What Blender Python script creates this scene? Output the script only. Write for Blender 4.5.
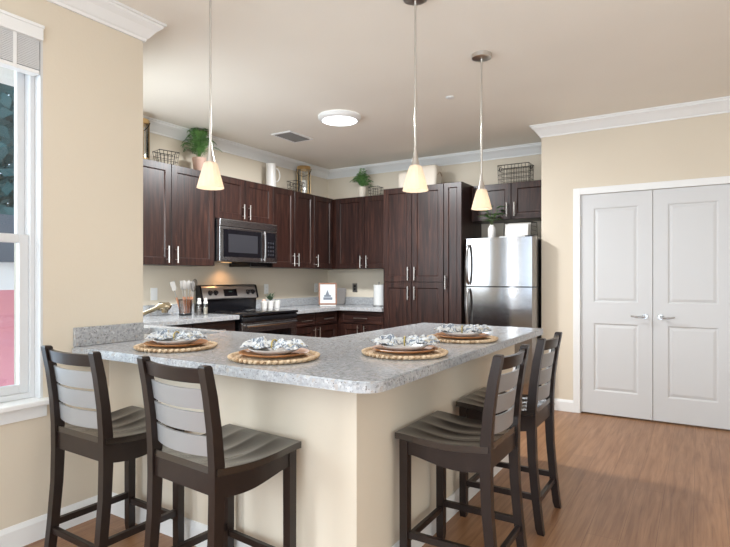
import bpy, bmesh, math, random
from mathutils import Vector, Matrix
R = math.radians
PI = math.pi
random.seed(7)
for o in list(bpy.data.objects): bpy.data.objects.remove(o)
scn = bpy.context.scene
COL = scn.collection

# ------------------------------------------------------------------ camera
cam_d = bpy.data.cameras.new('camera'); cam = bpy.data.objects.new('camera', cam_d); COL.objects.link(cam)
cam.location = (4.3763, -6.0622, 1.2686)
cam.rotation_euler = (R(90), 0, R(31.86))
cam_d.sensor_fit = 'HORIZONTAL'; cam_d.sensor_width = 36
cam_d.lens = 36 * 537.92 / 730
cam_d.shift_y = 4.3 / 730
cam_d.clip_start = 0.05
scn.camera = cam
# ------------------------------------------------------------------ world + lights
w = bpy.data.worlds.new('world'); scn.world = w; w.use_nodes = True
bg = w.node_tree.nodes['Background']; bg.inputs[0].default_value = (0.72, 0.85, 1.0, 1); bg.inputs[1].default_value = 1.6
def area(name, loc, rot, sx, sy, power, col=(1, 1, 1)):
    d = bpy.data.lights.new(name, 'AREA'); d.shape = 'RECTANGLE'; d.size = sx; d.size_y = sy; d.energy = power; d.color = col
    o = bpy.data.objects.new(name, d); COL.objects.link(o); o.location = loc; o.rotation_euler = rot
    return o
KSL = -3.955
area('rear_fill_light', (4.6, -8.7, 1.3), (R(100), 0, 0), 4.0, 2.3, 60, (0.88, 0.95, 1.0))  # soft frontal fill, added at the unseen rear opening
area('side_window_daylight', (1.75, -7.0, 1.6), (0, R(-90), 0), 1.7, 1.5, 80, (0.88, 0.95, 1.0))
area('window_daylight', (0.9, -5.7, 1.6), (0, R(-90), R(14)), 1.7, 1.0, 30, (0.86, 0.95, 1.0))
area('right_fill_light', (6.7, -5.2, 1.5), (0, R(90), 0), 2.0, 3.4, 20, (0.9, 0.96, 1.0))  # added fill lamp; the right wall has no window
area('kitchen_window_daylight', (0.80, KSL, 1.65), (R(90), 0, 0), 0.85, 1.0, 15, (0.90, 0.97, 1.0))
scn.view_settings.view_transform = 'Standard'; scn.view_settings.look = 'None'
scn.view_settings.exposure = 0.50; scn.view_settings.gamma = 1.0
scn.view_settings.use_curve_mapping = False

# ------------------------------------------------------------------ materials
def mat(name, col, rough=0.5, metal=0.0, **k):
    m = bpy.data.materials.new(name); m.use_nodes = True
    b = m.node_tree.nodes['Principled BSDF']
    b.inputs['Base Color'].default_value = (*col, 1); b.inputs['Roughness'].default_value = rough; b.inputs['Metallic'].default_value = metal
    for kk, v in k.items(): b.inputs[kk.replace('_', ' ')].default_value = v
    return m
def nt(m): return m.node_tree.nodes, m.node_tree.links, m.node_tree.nodes['Principled BSDF']
def coords(m, scale=(1, 1, 1), rot=(0, 0, 0)):
    n, l, b = nt(m); tc = n.new('ShaderNodeTexCoord'); mp = n.new('ShaderNodeMapping')
    mp.inputs['Scale'].default_value = scale; mp.inputs['Rotation'].default_value = rot
    l.new(tc.outputs['Object'], mp.inputs['Vector']); return mp.outputs['Vector']
def noise(m, vec, scale, detail=3, dist=0.0):
    n, l, b = nt(m); t = n.new('ShaderNodeTexNoise'); t.inputs['Scale'].default_value = scale
    t.inputs['Detail'].default_value = detail; t.inputs['Distortion'].default_value = dist
    l.new(vec, t.inputs['Vector']); return t.outputs['Fac']
def ramp(m, fac, stops):
    n, l, b = nt(m); r = n.new('ShaderNodeValToRGB'); e = r.color_ramp.elements
    while len(e) < len(stops): e.new(0.5)
    for i, (p, c) in enumerate(stops): e[i].position = p; e[i].color = (*c, 1)
    l.new(fac, r.inputs['Fac']); return r.outputs['Color']
def mixc(m, a, b_, fac, mode='MIX'):
    n, l, b = nt(m); x = n.new('ShaderNodeMix'); x.data_type = 'RGBA'; x.blend_type = mode
    if isinstance(fac, float): x.inputs[0].default_value = fac
    else: l.new(fac, x.inputs[0])
    for s, v in ((6, a), (7, b_)):
        if isinstance(v, tuple): x.inputs[s].default_value = (*v, 1)
        else: l.new(v, x.inputs[s])
    return x.outputs[2]
def bump(m, fac, strength=0.2, dist=0.002):
    n, l, b = nt(m); u = n.new('ShaderNodeBump'); u.inputs['Strength'].default_value = strength; u.inputs['Distance'].default_value = dist
    l.new(fac, u.inputs['Height']); l.new(u.outputs['Normal'], b.inputs['Normal'])
def setc(m, c):
    n, l, b = nt(m); l.new(c, b.inputs['Base Color'])

def wall_mat(name, col, bscale=90, bs=0.25):
    m = mat(name, col, 0.75); v = coords(m); f = noise(m, v, bscale, 3)
    g = noise(m, v, 0.9, 2)
    setc(m, ramp(m, g, [(0.3, tuple(c * 0.97 for c in col)), (0.7, tuple(min(1, c * 1.03) for c in col))]))
    bump(m, f, bs, 0.0015); return m
M = {}
M['wall'] = wall_mat('beige_wall_paint', (0.72, 0.645, 0.53))
M['ceiling'] = wall_mat('beige_ceiling_paint', (0.90, 0.865, 0.795), 45, 0.35)
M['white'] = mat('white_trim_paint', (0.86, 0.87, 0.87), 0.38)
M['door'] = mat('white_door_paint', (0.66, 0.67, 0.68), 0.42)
M['vinyl'] = mat('white_vinyl', (0.66, 0.67, 0.68), 0.35)
# floor
def floor_mat():
    m = mat('oak_plank_floor', (0.4, 0.2, 0.1), 0.36)
    n, l, b = nt(m)
    tc = n.new('ShaderNodeTexCoord')
    mp = n.new('ShaderNodeMapping'); mp.inputs['Rotation'].default_value = (0, 0, R(90)); l.new(tc.outputs['Object'], mp.inputs['Vector'])
    br = n.new('ShaderNodeTexBrick'); br.offset = 0.37; br.inputs['Scale'].default_value = 1.0
    br.inputs['Brick Width'].default_value = 1.22; br.inputs['Row Height'].default_value = 0.15
    br.inputs['Mortar Size'].default_value = 0.0012; br.inputs['Mortar Smooth'].default_value = 0.3
    br.inputs['Color1'].default_value = (0.0, 0, 0, 1); br.inputs['Color2'].default_value = (1, 1, 1, 1); br.inputs['Mortar'].default_value = (0.5, 0.5, 0.5, 1)
    l.new(mp.outputs['Vector'], br.inputs['Vector'])
    v = coords(m, (22, 1.3, 1)); g = noise(m, v, 1.6, 6, 0.7)
    v2 = coords(m, (70, 3, 1)); g2 = noise(m, v2, 2.0, 4, 0.3)
    c = ramp(m, g, [(0.28, (0.245, 0.112, 0.048)), (0.5, (0.345, 0.175, 0.085)), (0.72, (0.42, 0.228, 0.118))])
    c2 = ramp(m, g2, [(0.35, (0.86, 0.84, 0.82)), (0.6, (1, 1, 1))])
    c = mixc(m, c, c2, 1.0, 'MULTIPLY')
    r2 = ramp(m, br.outputs['Color'], [(0.0, (0.86, 0.85, 0.84)), (1.0, (1.0, 1.0, 1.0))])
    c = mixc(m, c, r2, 1.0, 'MULTIPLY')
    c = mixc(m, c, (0.16, 0.07, 0.03), br.outputs['Fac'])
    setc(m, c); bump(m, g2, 0.08, 0.001)
    return m
M['floor'] = floor_mat()
def cab_mat(name, horiz=False, k=0.86):
    m = mat(name, (0.04, 0.02, 0.015), 0.36)
    sc = (26, 26, 1.6) if not horiz else (1.6, 1.6, 26)
    v = coords(m, sc); g = noise(m, v, 1.3, 6, 1.2); g2 = noise(m, coords(m, tuple(s * 3 for s in sc)), 1.2, 3)
    c = ramp(m, g, [(0.25, (0.010 * k, 0.0045 * k, 0.004 * k)), (0.5, (0.034 * k, 0.013 * k, 0.010 * k)), (0.75, (0.085 * k, 0.034 * k, 0.023 * k))])
    c = mixc(m, c, ramp(m, g2, [(0.3, (0.75, 0.75, 0.75)), (0.6, (1, 1, 1))]), 1.0, 'MULTIPLY')
    setc(m, c)
    n, l, b = nt(m); b.inputs['Coat Weight'].default_value = 0.08; b.inputs['Coat Roughness'].default_value = 0.3; b.inputs['Specular IOR Level'].default_value = 0.36
    bump(m, g2, 0.05, 0.001); return m
M['cab'] = cab_mat('espresso_cabinet_wood'); M['cabh'] = cab_mat('espresso_drawer_wood', True)
M['cabin'] = mat('cabinet_interior', (0.03, 0.016, 0.012), 0.6)
def granite(name, base=(0.62, 0.62, 0.61), k=1.0):
    m = mat(name, base, 0.16)
    v = coords(m)
    n, l, b = nt(m)
    def vor(s):
        t = n.new('ShaderNodeTexVoronoi'); t.inputs['Scale'].default_value = s; l.new(v, t.inputs['Vector']); return t
    a = vor(105); b1 = vor(70); c1 = noise(m, v, 55, 5); c2 = noise(m, v, 160, 2)
    c = ramp(m, c1, [(0.3, (0.47 * k, 0.49 * k, 0.52 * k)), (0.5, (0.55 * k, 0.565 * k, 0.59 * k)), (0.7, (0.64 * k, 0.645 * k, 0.66 * k))])
    sp = ramp(m, a.outputs['Color'], [(0.0, (0.40, 0.38, 0.36)), (0.32, (0.9, 0.9, 0.9)), (0.7, (1, 1, 1)), (1.0, (1.4, 1.4, 1.4))])
    c = mixc(m, c, sp, 0.8, 'MULTIPLY')
    k1 = ramp(m, a.outputs['Distance'], [(0.0, (1, 1, 1)), (0.30, (1, 1, 1)), (0.34, (0, 0, 0))])
    k2 = ramp(m, c2, [(0.55, (0, 0, 0)), (0.60, (1, 1, 1))])
    kk = mixc(m, k1, k2, 1.0, 'MULTIPLY')
    c = mixc(m, c, (0.12, 0.10, 0.09), kk)
    t = ramp(m, b1.outputs['Color'], [(0.82, (0, 0, 0)), (0.86, (1, 1, 1))])
    c = mixc(m, c, (0.42, 0.36, 0.30), mixc(m, t, (0.5, 0.5, 0.5), 1.0, 'MULTIPLY'))
    setc(m, c); return m
M['granite'] = granite('speckled_granite', k=0.76)
M['steel'] = mat('brushed_stainless_steel', (0.48, 0.48, 0.49), 0.22, 1.0)
def brushed(m, s=(1, 1, 90)):
    v = coords(m, s); f = noise(m, v, 6, 3); n, l, b = nt(m)
    r = n.new('ShaderNodeMapRange'); r.inputs[3].default_value = b.inputs['Roughness'].default_value - 0.06; r.inputs[4].default_value = b.inputs['Roughness'].default_value + 0.08
    l.new(f, r.inputs[0]); l.new(r.outputs[0], b.inputs['Roughness'])
brushed(M['steel'])
M['fridge'] = mat('fridge_stainless', (0.40, 0.40, 0.41), 0.13, 1.0); brushed(M['fridge'], (1, 1, 60))
M['dsteel'] = mat('dark_stainless_steel', (0.30, 0.29, 0.29), 0.28, 1.0); brushed(M['dsteel'])
M['pansteel'] = mat('control_panel_steel', (0.52, 0.49, 0.47), 0.38, 0.85)
M['nickel'] = mat('brushed_nickel', (0.62, 0.60, 0.57), 0.28, 1.0)
M['chrome'] = mat('satin_chrome', (0.48, 0.48, 0.48), 0.22, 1.0)
M['black'] = mat('black_enamel', (0.008, 0.008, 0.010), 0.22)
M['glassblk'] = mat('black_glass', (0.006, 0.006, 0.008), 0.05)
M['dglass'] = mat('oven_window_mesh', (0.03, 0.03, 0.035), 0.25)
M['wire'] = mat('black_wire', (0.025, 0.02, 0.018), 0.45, 0.6)
M['brass'] = mat('aged_brass', (0.62, 0.42, 0.20), 0.28, 1.0)
M['bronze'] = mat('champagne_bronze', (0.42, 0.36, 0.26), 0.22, 1.0)
M['copper'] = mat('copper_handle', (0.72, 0.36, 0.22), 0.3, 0.7)
M['ceramic'] = mat('white_ceramic', (0.78, 0.76, 0.73), 0.3)
M['plate'] = mat('pale_grey_stoneware', (0.62, 0.60, 0.58), 0.3)
M['pink'] = mat('pink_terracotta', (0.70, 0.47, 0.38), 0.6)
M['cream'] = mat('cream_painted_wood', (0.74, 0.66, 0.56), 0.6)
M['creamb'] = mat('tan_rim', (0.45, 0.32, 0.22), 0.6)
M['paper'] = mat('white_paper', (0.68, 0.68, 0.67), 0.7)
M['soil'] = mat('potting_soil', (0.05, 0.035, 0.025), 0.9)
M['grey'] = mat('grey_rubber', (0.25, 0.25, 0.25), 0.6)
M['silicone'] = mat('grey_silicone', (0.38, 0.36, 0.34), 0.5)
M['lsil'] = mat('pale_silicone', (0.36, 0.34, 0.32), 0.5)
def wood(name, a, b_, rough=0.45, sc=(3, 30, 30)):
    m = mat(name, a, rough); g = noise(m, coords(m, sc), 1.5, 5, 0.8)
    setc(m, ramp(m, g, [(0.3, a), (0.7, b_)])); return m
M['charger'] = wood('acacia_charger_wood', (0.30, 0.115, 0.035), (0.50, 0.235, 0.09), 0.45, (6, 40, 40))
M['framewood'] = wood('walnut_frame_wood', (0.20, 0.075, 0.035), (0.32, 0.13, 0.06), 0.4)
M['stool'] = wood('espresso_stool_wood', (0.015, 0.009, 0.0075), (0.020, 0.0125, 0.0105), 0.30, (12, 12, 5))
nt(M['stool'])[2].inputs['Specular IOR Level'].default_value = 0.4
M['seatwood'] = mat('glossy_espresso_seat', (0.020, 0.014, 0.011), 0.24, 0.0, Coat_Weight=0.6, Coat_Roughness=0.18)
M['slat'] = mat('silver_grey_slat', (0.33, 0.335, 0.345), 0.34, 0.45)
M['rope'] = mat('natural_seagrass', (0.60, 0.44, 0.28), 0.8)
setc(M['rope'], ramp(M['rope'], noise(M['rope'], coords(M['rope']), 40, 3), [(0.3, (0.42, 0.27, 0.15)), (0.55, (0.66, 0.50, 0.33)), (0.75, (0.76, 0.64, 0.48))]))
bump(M['rope'], noise(M['rope'], coords(M['rope']), 200, 2), 0.5, 0.002)
def napkin_mat():
    m = mat('patterned_napkin_cloth', (0.75, 0.75, 0.74), 0.85); v = coords(m); n, l, b = nt(m)
    f = noise(m, v, 30, 2, 1.2); g = noise(m, v, 60, 2, 2.0)
    c = ramp(m, f, [(0.0, (0.58, 0.59, 0.60)), (0.46, (0.58, 0.59, 0.60)), (0.49, (0.13, 0.16, 0.21)), (0.56, (0.16, 0.19, 0.24)), (0.60, (0.58, 0.59, 0.60)), (1.0, (0.50, 0.52, 0.55))])
    c = mixc(m, c, (0.40, 0.34, 0.22), ramp(m, g, [(0.60, (0, 0, 0)), (0.66, (1, 1, 1))]))
    setc(m, c); return m
M['napkin'] = napkin_mat()
M['leaf'] = mat('fern_leaf', (0.07, 0.20, 0.045), 0.5)
setc(M['leaf'], ramp(M['leaf'], noise(M['leaf'], coords(M['leaf']), 14, 2), [(0.3, (0.045, 0.15, 0.035)), (0.7, (0.16, 0.33, 0.09))]))
M['leaf2'] = mat('broad_leaf', (0.13, 0.25, 0.09), 0.4)
M['leaf3'] = mat('succulent_leaf', (0.12, 0.19, 0.11), 0.5)
M['stem'] = mat('plant_stem', (0.12, 0.16, 0.06), 0.6)
def glass(name, col=(1, 1, 1), amt=0.12, gloss=0.03):
    m = bpy.data.materials.new(name); m.use_nodes = True; n = m.node_tree.nodes; l = m.node_tree.links
    for x in list(n): n.remove(x)
    out = n.new('ShaderNodeOutputMaterial'); t = n.new('ShaderNodeBsdfTransparent'); t.inputs[0].default_value = (*col, 1)
    g = n.new('ShaderNodeBsdfGlossy'); g.inputs['Roughness'].default_value = gloss
    lw = n.new('ShaderNodeLayerWeight'); lw.inputs['Blend'].default_value = 0.25
    mr = n.new('ShaderNodeMapRange'); mr.inputs[3].default_value = amt * 0.4; mr.inputs[4].default_value = min(1, amt * 4)
    mx = n.new('ShaderNodeMixShader'); l.new(lw.outputs['Fresnel'], mr.inputs[0]); l.new(mr.outputs[0], mx.inputs[0])
    l.new(t.outputs[0], mx.inputs[1]); l.new(g.outputs[0], mx.inputs[2]); l.new(mx.outputs[0], out.inputs[0]); return m
M['pane'] = glass('window_glass', (0.93, 0.96, 0.97), 0.12)
M['glass'] = glass('clear_glass', (0.92, 0.94, 0.94), 0.25)
M['smoke'] = glass('smoked_glass', (0.80, 0.76, 0.74), 0.2)
def emit(name, col, s, base=None, rough=0.5):
    m = mat(name, base or col, rough); b = nt(m)[2]
    b.inputs['Emission Color'].default_value = (*col, 1); b.inputs['Emission Strength'].default_value = s; return m
M['diffuser'] = emit('lit_ceiling_diffuser', (0.93, 0.97, 1.0), 2.2)
M['bulb'] = emit('lit_bulb', (1.0, 0.80, 0.55), 2.2)
M['display'] = emit('oven_display', (0.05, 0.25, 0.22), 0.08, (0.01, 0.01, 0.01))
def shade_mat():
    m = bpy.data.materials.new('frosted_shade_glass'); m.use_nodes = True; n = m.node_tree.nodes; l = m.node_tree.links
    for x in list(n): n.remove(x)
    out = n.new('ShaderNodeOutputMaterial'); tl = n.new('ShaderNodeBsdfTranslucent'); tl.inputs[0].default_value = (0.66, 0.60, 0.52, 1)
    df = n.new('ShaderNodeBsdfDiffuse'); df.inputs[0].default_value = (0.62, 0.59, 0.55, 1)
    tr = n.new('ShaderNodeBsdfTransparent'); tr.inputs[0].default_value = (0.95, 0.9, 0.82, 1)
    em = n.new('ShaderNodeEmission'); em.inputs[0].default_value = (1.0, 0.80, 0.62, 1); em.inputs[1].default_value = 0.16
    a = n.new('ShaderNodeMixShader'); a.inputs[0].default_value = 0.5; l.new(tl.outputs[0], a.inputs[1]); l.new(df.outputs[0], a.inputs[2])
    b = n.new('ShaderNodeMixShader'); b.inputs[0].default_value = 0.22; l.new(a.outputs[0], b.inputs[1]); l.new(tr.outputs[0], b.inputs[2])
    c = n.new('ShaderNodeAddShader'); l.new(b.outputs[0], c.inputs[0]); l.new(em.outputs[0], c.inputs[1]); l.new(c.outputs[0], out.inputs[0])
    return m
M['shade'] = shade_mat()

# ------------------------------------------------------------------ mesh helpers
ORG = {}
class MB:
    def __init__(s): s.bm = bmesh.new()
    def box(s, x0, x1, y0, y1, z0, z1, bev=0.0, seg=2):
        x0, x1 = sorted((x0, x1)); y0, y1 = sorted((y0, y1)); z0, z1 = sorted((z0, z1))
        vs = [s.bm.verts.new((x, y, z)) for x in (x0, x1) for y in (y0, y1) for z in (z0, z1)]
        q = [(0, 1, 3, 2), (4, 6, 7, 5), (0, 4, 5, 1), (2, 3, 7, 6), (0, 2, 6, 4), (1, 5, 7, 3)]
        fs = [s.bm.faces.new([vs[i] for i in f]) for f in q]
        if bev > 0:
            es = list({e for f in fs for e in f.edges})
            bmesh.ops.bevel(s.bm, geom=es, offset=bev, segments=seg, affect='EDGES', profile=0.5)
        return s
    def grid(s, rows, close_u=False, close_v=False, flip=False):
        vr = [[s.bm.verts.new(p) for p in r] for r in rows]
        nr = len(vr); nc = len(vr[0])
        for i in range(nr - (0 if close_u else 1)):
            for j in range(nc - (0 if close_v else 1)):
                a, b, c, d = vr[i][j], vr[i][(j + 1) % nc], vr[(i + 1) % nr][(j + 1) % nc], vr[(i + 1) % nr][j]
                f = [a, b, c, d]
                if flip: f.reverse()
                try: s.bm.faces.new(f)
                except ValueError: pass
        return vr
    def lathe(s, prof, c=(0, 0, 0), n=24, caps=True, squash=None):
        rows = []
        for r, z in prof:
            rows.append([(c[0] + r * math.cos(2 * PI * k / n), c[1] + r * math.sin(2 * PI * k / n), c[2] + z) for k in range(n)])
        vr = s.grid(rows, close_v=True)
        if caps:
            for row, p in ((vr[0], prof[0]), (vr[-1], prof[-1])):
                if p[0] > 1e-5:
                    try: s.bm.faces.new(row if row is vr[-1] else row[::-1])
                    except ValueError: pass
        return s
    def tube(s, pts, r, n=8, closed=False, caps=True):
        pts = [Vector(p) for p in pts]; N = len(pts); rows = []
        rr = r if isinstance(r, (list, tuple)) else [r] * N
        up = Vector((0, 0, 1)); prev = None
        for i, p in enumerate(pts):
            if closed: t = (pts[(i + 1) % N] - pts[i - 1])
            else: t = pts[min(i + 1, N - 1)] - pts[max(i - 1, 0)]
            t.normalize()
            if prev is None:
                a = t.cross(up)
                if a.length < 1e-3: a = t.cross(Vector((1, 0, 0)))
            else:
                a = prev - t * prev.dot(t)
                if a.length < 1e-4: a = t.cross(up)
            a.normalize(); prev = a; b = t.cross(a)
            rows.append([tuple(p + (a * math.cos(2 * PI * k / n) + b * math.sin(2 * PI * k / n)) * rr[i]) for k in range(n)])
        vr = s.grid(rows, close_u=closed, close_v=True)
        if not closed and caps:
            for row in (vr[0], vr[-1]):
                try: s.bm.faces.new(row)
                except ValueError: pass
        return s
    def bar(s, a, b, wx, wy, up=(0, 0, 1)):
        """rectangular bar from a to b"""
        a = Vector(a); b = Vector(b); t = (b - a).normalized(); u = Vector(up)
        x = t.cross(u); x.normalize(); y = x.cross(t)
        rows = []
        for p in (a, b): rows.append([tuple(p + x * sx * wx / 2 + y * sy * wy / 2) for sx, sy in ((-1, -1), (1, -1), (1, 1), (-1, 1))])
        vr = s.grid(rows, close_v=True); s.bm.faces.new(vr[0][::-1]); s.bm.faces.new(vr[1]); return s
    def prism(s, poly, z0, z1, bev=0.0):
        n = len(poly)
        a = [s.bm.verts.new((x, y, z0)) for x, y in poly]; b = [s.bm.verts.new((x, y, z1)) for x, y in poly]
        fs = [s.bm.faces.new(a[::-1]), s.bm.faces.new(b)]
        for i in range(n): fs.append(s.bm.faces.new((a[i], a[(i + 1) % n], b[(i + 1) % n], b[i])))
        if bev:
            es = list({e for f in fs for e in f.edges})
            bmesh.ops.bevel(s.bm, geom=es, offset=bev, segments=2, affect='EDGES')
        return s
    def xform(s, m): bmesh.ops.transform(s.bm, matrix=m, verts=s.bm.verts); return s
    def build(s, name, m, parent=None, smooth=None, loc=None):
        bm = s.bm
        bmesh.ops.recalc_face_normals(bm, faces=bm.faces)
        og = Vector((0, 0, 0))
        if parent is not None: og = ORG.get(parent.name, Vector((0, 0, 0)))
        elif loc is not None: og = Vector(loc)
        if og.length: bmesh.ops.translate(bm, vec=-og, verts=bm.verts)
        me = bpy.data.meshes.new(name); bm.to_mesh(me); bm.free()
        o = bpy.data.objects.new(name, me); COL.objects.link(o)
        if parent is not None: o.parent = parent; ORG[o.name] = og
        elif loc is not None: o.location = loc; ORG[o.name] = og
        me.materials.append(M[m] if isinstance(m, str) else m)
        if smooth is not None:
            for p in me.polygons: p.use_smooth = True
            if smooth: me.set_sharp_from_angle(angle=R(smooth))
        return o
def tag(o, label=None, cat=None, group=None, kind=None):
    if label: o['label'] = label
    if cat: o['category'] = cat
    if group: o['group'] = group
    if kind: o['kind'] = kind
    return o
def struct(o): o['kind'] = 'structure'; return o
def thing(name, loc, label, cat, group=None, world=True, rz=0):
    """an Empty at the thing's base; parts built in world coordinates unless world is False"""
    o = bpy.data.objects.new(name, None); COL.objects.link(o); o.location = loc; o.rotation_euler = (0, 0, rz); o.empty_display_size = 0.1
    tag(o, label, cat, group); ORG[o.name] = Vector(loc) if world else Vector((0, 0, 0)); return o
def dup(root, loc, label, rz=0, group=None):
    r = root.copy(); COL.objects.link(r); r.location = loc; r.rotation_euler = (0, 0, rz); r['label'] = label
    if group: r['group'] = group
    for ch in list(root.children):
        c = ch.copy(); COL.objects.link(c); c.parent = r
        for g in list(ch.children):
            d = g.copy(); COL.objects.link(d); d.parent = c
    return r

# ------------------------------------------------------------------ room shell
ZC = 2.744
XR, YR = 6.8, -9.0
WF, PX, PY = 1.65, -4.102, -4.66         # window wall face
CY = -0.704                              # closet wall face
CX0, CX1, CH = 3.424, 4.632, 2.05        # closet opening
KS = -3.985                              # kitchen south wall inner face
struct(MB().box(-0.12, XR + 0.1, YR - 0.1, 0.12, -0.06, 0).build('floor', 'floor'))
struct(MB().box(-0.12, XR + 0.1, YR - 0.1, 0.12, ZC, ZC + 0.06).build('ceiling', 'ceiling'))
struct(MB().box(-0.03, 0, KS - 0.02, 0.1, 0, ZC).build('wall_kitchen', 'wall'))
struct(MB().box(0, 3.07, 0, 0.1, 0, ZC).build('wall_back', 'wall'))
struct(MB().box(0, 0.35, KS - 0.02, KS, 0, ZC).box(1.35, 1.44, KS - 0.02, KS, 0, ZC).box(1.38, 1.44, -4.06, KS - 0.02, 0, ZC).box(1.38, 1.51, -4.14, -4.06, 0, ZC).box(0.35, 1.35, KS - 0.02, KS, 0, 1.12).box(0.35, 1.35, KS - 0.02, KS, 2.18, ZC).build('wall_south', 'wall'))
mb = MB()
for a in ((0.35, 0.39, 1.12, 2.18), (1.31, 1.35, 1.12, 2.18), (0.39, 1.31, 1.12, 1.16), (0.39, 1.31, 2.14, 2.18), (0.39, 1.31, 1.635, 1.665)): mb.box(a[0], a[1], KS - 0.018, KS + 0.004, a[2], a[3])
kw = struct(mb.build('window_3', 'white')); ORG[kw.name] = Vector((0, 0, 0))
MB().box(0.39, 1.31, KS - 0.010, KS - 0.007, 1.16, 1.635).box(0.39, 1.31, KS - 0.010, KS - 0.007, 1.665, 2.14).build('pane', 'pane', kw)
WZ0, WZ1 = 0.655, 2.455
# window wall with two openings
mb = MB()
for y0, y1, z0, z1 in ((-4.66, PX, 0, ZC), (-5.6, -4.66, 0, WZ0), (-5.6, -4.66, WZ1, ZC), (-6.1, -5.6, 0, ZC),
                       (-7.9, -6.1, 0, WZ0), (-7.9, -6.1, WZ1, ZC), (YR, -7.9, 0, ZC)):
    mb.box(1.51, WF, y0, y1, z0, z1)
bmesh.ops.remove_doubles(mb.bm, verts=mb.bm.verts, dist=1e-5)
struct(mb.build('wall_left', 'wall'))
# closet wall, hollow behind the doors
mb = MB()
mb.box(3.07, CX0, CY, CY + 0.12, 0, ZC).box(CX0, CX1, CY, CY + 0.12, CH, ZC).box(CX1, XR, CY, CY + 0.12, 0, ZC)
mb.box(3.07, 3.17, CY + 0.12, 0.0, 0, ZC).box(3.17, CX1 + 0.3, -0.02, 0.0, 0, ZC)
bmesh.ops.remove_doubles(mb.bm, verts=mb.bm.verts, dist=1e-5)
struct(mb.build('wall_closet', 'wall'))
struct(MB().box(XR, XR + 0.1, YR, CY + 0.12, 0, ZC).build('wall_right', 'wall'))
struct(MB().box(WF, 1.95, YR - 0.1, YR, 0, ZC).box(6.65, XR, YR - 0.1, YR, 0, ZC).box(1.95, 6.65, YR - 0.1, YR, 2.5, ZC).build('wall_rear', 'wall'))
# crown moulding
PROF = [(0, 0), (0.0, -0.112), (0.012, -0.112), (0.014, -0.098), (0.022, -0.092), (0.032, -0.078), (0.052, -0.050), (0.070, -0.034), (0.078, -0.026), (0.080, -0.014), (0.092, -0.012), (0.092, 0)]
def crown(name, path, closed_ends=True):
    """path: xy points on the wall face; room is on the left of the direction of travel"""
    P = [Vector((x, y)) for x, y in path]; rows = []
    for i, p in enumerate(P):
        ds = []
        if i > 0: ds.append((P[i] - P[i - 1]).normalized())
        if i < len(P) - 1: ds.append((P[i + 1] - P[i]).normalized())
        ns = [Vector((-d.y, d.x)) for d in ds]
        nn = sum(ns, Vector((0, 0))); nn = nn / (nn.dot(ns[0]))
        rows.append([(p.x + nn.x * a, p.y + nn.y * a, ZC + b - 0.0005) for a, b in PROF])
    mb = MB(); vr = mb.grid(rows, close_v=True)
    mb.bm.faces.new(vr[0]); mb.bm.faces.new(vr[-1][::-1])
    return struct(mb.build(name, 'white'))
crown('trim_1', [(3.069, -0.0), (0.0, 0.0), (0.0, KS)])
crown('trim_2', [(XR, CY), (3.07, CY), (3.07, -0.001)])
crown('trim_3', [(1.5, PX), (WF, PX), (WF, YR)])
# baseboards
def baseboard(name, path, h=0.11, t=0.014):
    P = [Vector((x, y)) for x, y in path]; rows = []; pr = [(0, 0), (t, 0), (t, h - 0.022), (t * 0.7, h - 0.012), (t * 0.35, h), (0, h)]
    for i, p in enumerate(P):
        ds = []
        if i > 0: ds.append((P[i] - P[i - 1]).normalized())
        if i < len(P) - 1: ds.append((P[i + 1] - P[i]).normalized())
        ns = [Vector((-d.y, d.x)) for d in ds]; nn = sum(ns, Vector((0, 0))); nn = nn / nn.dot(ns[0])
        rows.append([(p.x + nn.x * a, p.y + nn.y * a, b) for a, b in pr])
    mb = MB(); vr = mb.grid(rows, close_v=True); mb.bm.faces.new(vr[0]); mb.bm.faces.new(vr[-1][::-1])
    return struct(mb.build(name, 'white'))
PWX, PWY, PEY = 3.25, -4.312, -2.215
baseboard('baseboard_left', [(WF, PWY), (WF, YR)])
baseboard('baseboard_peninsula', [(PWX, PEY), (PWX, PWY), (WF + 0.014, PWY)])
baseboard('baseboard_closet', [(3.368, CY), (3.07, CY)])
baseboard('baseboard_right', [(XR, YR), (XR, CY), (CX1 + 0.06, CY)])
# peninsula half wall
struct(MB().prism([(WF, PWY), (PWX, PWY), (PWX, PEY), (2.56, PEY), (2.56, PEY - 0.1), (PWX - 0.12, PEY - 0.1), (PWX - 0.12, PWY + 0.12), (WF, PWY + 0.12)], 0, 0.873).build('wall_peninsula', 'wall'))

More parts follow.
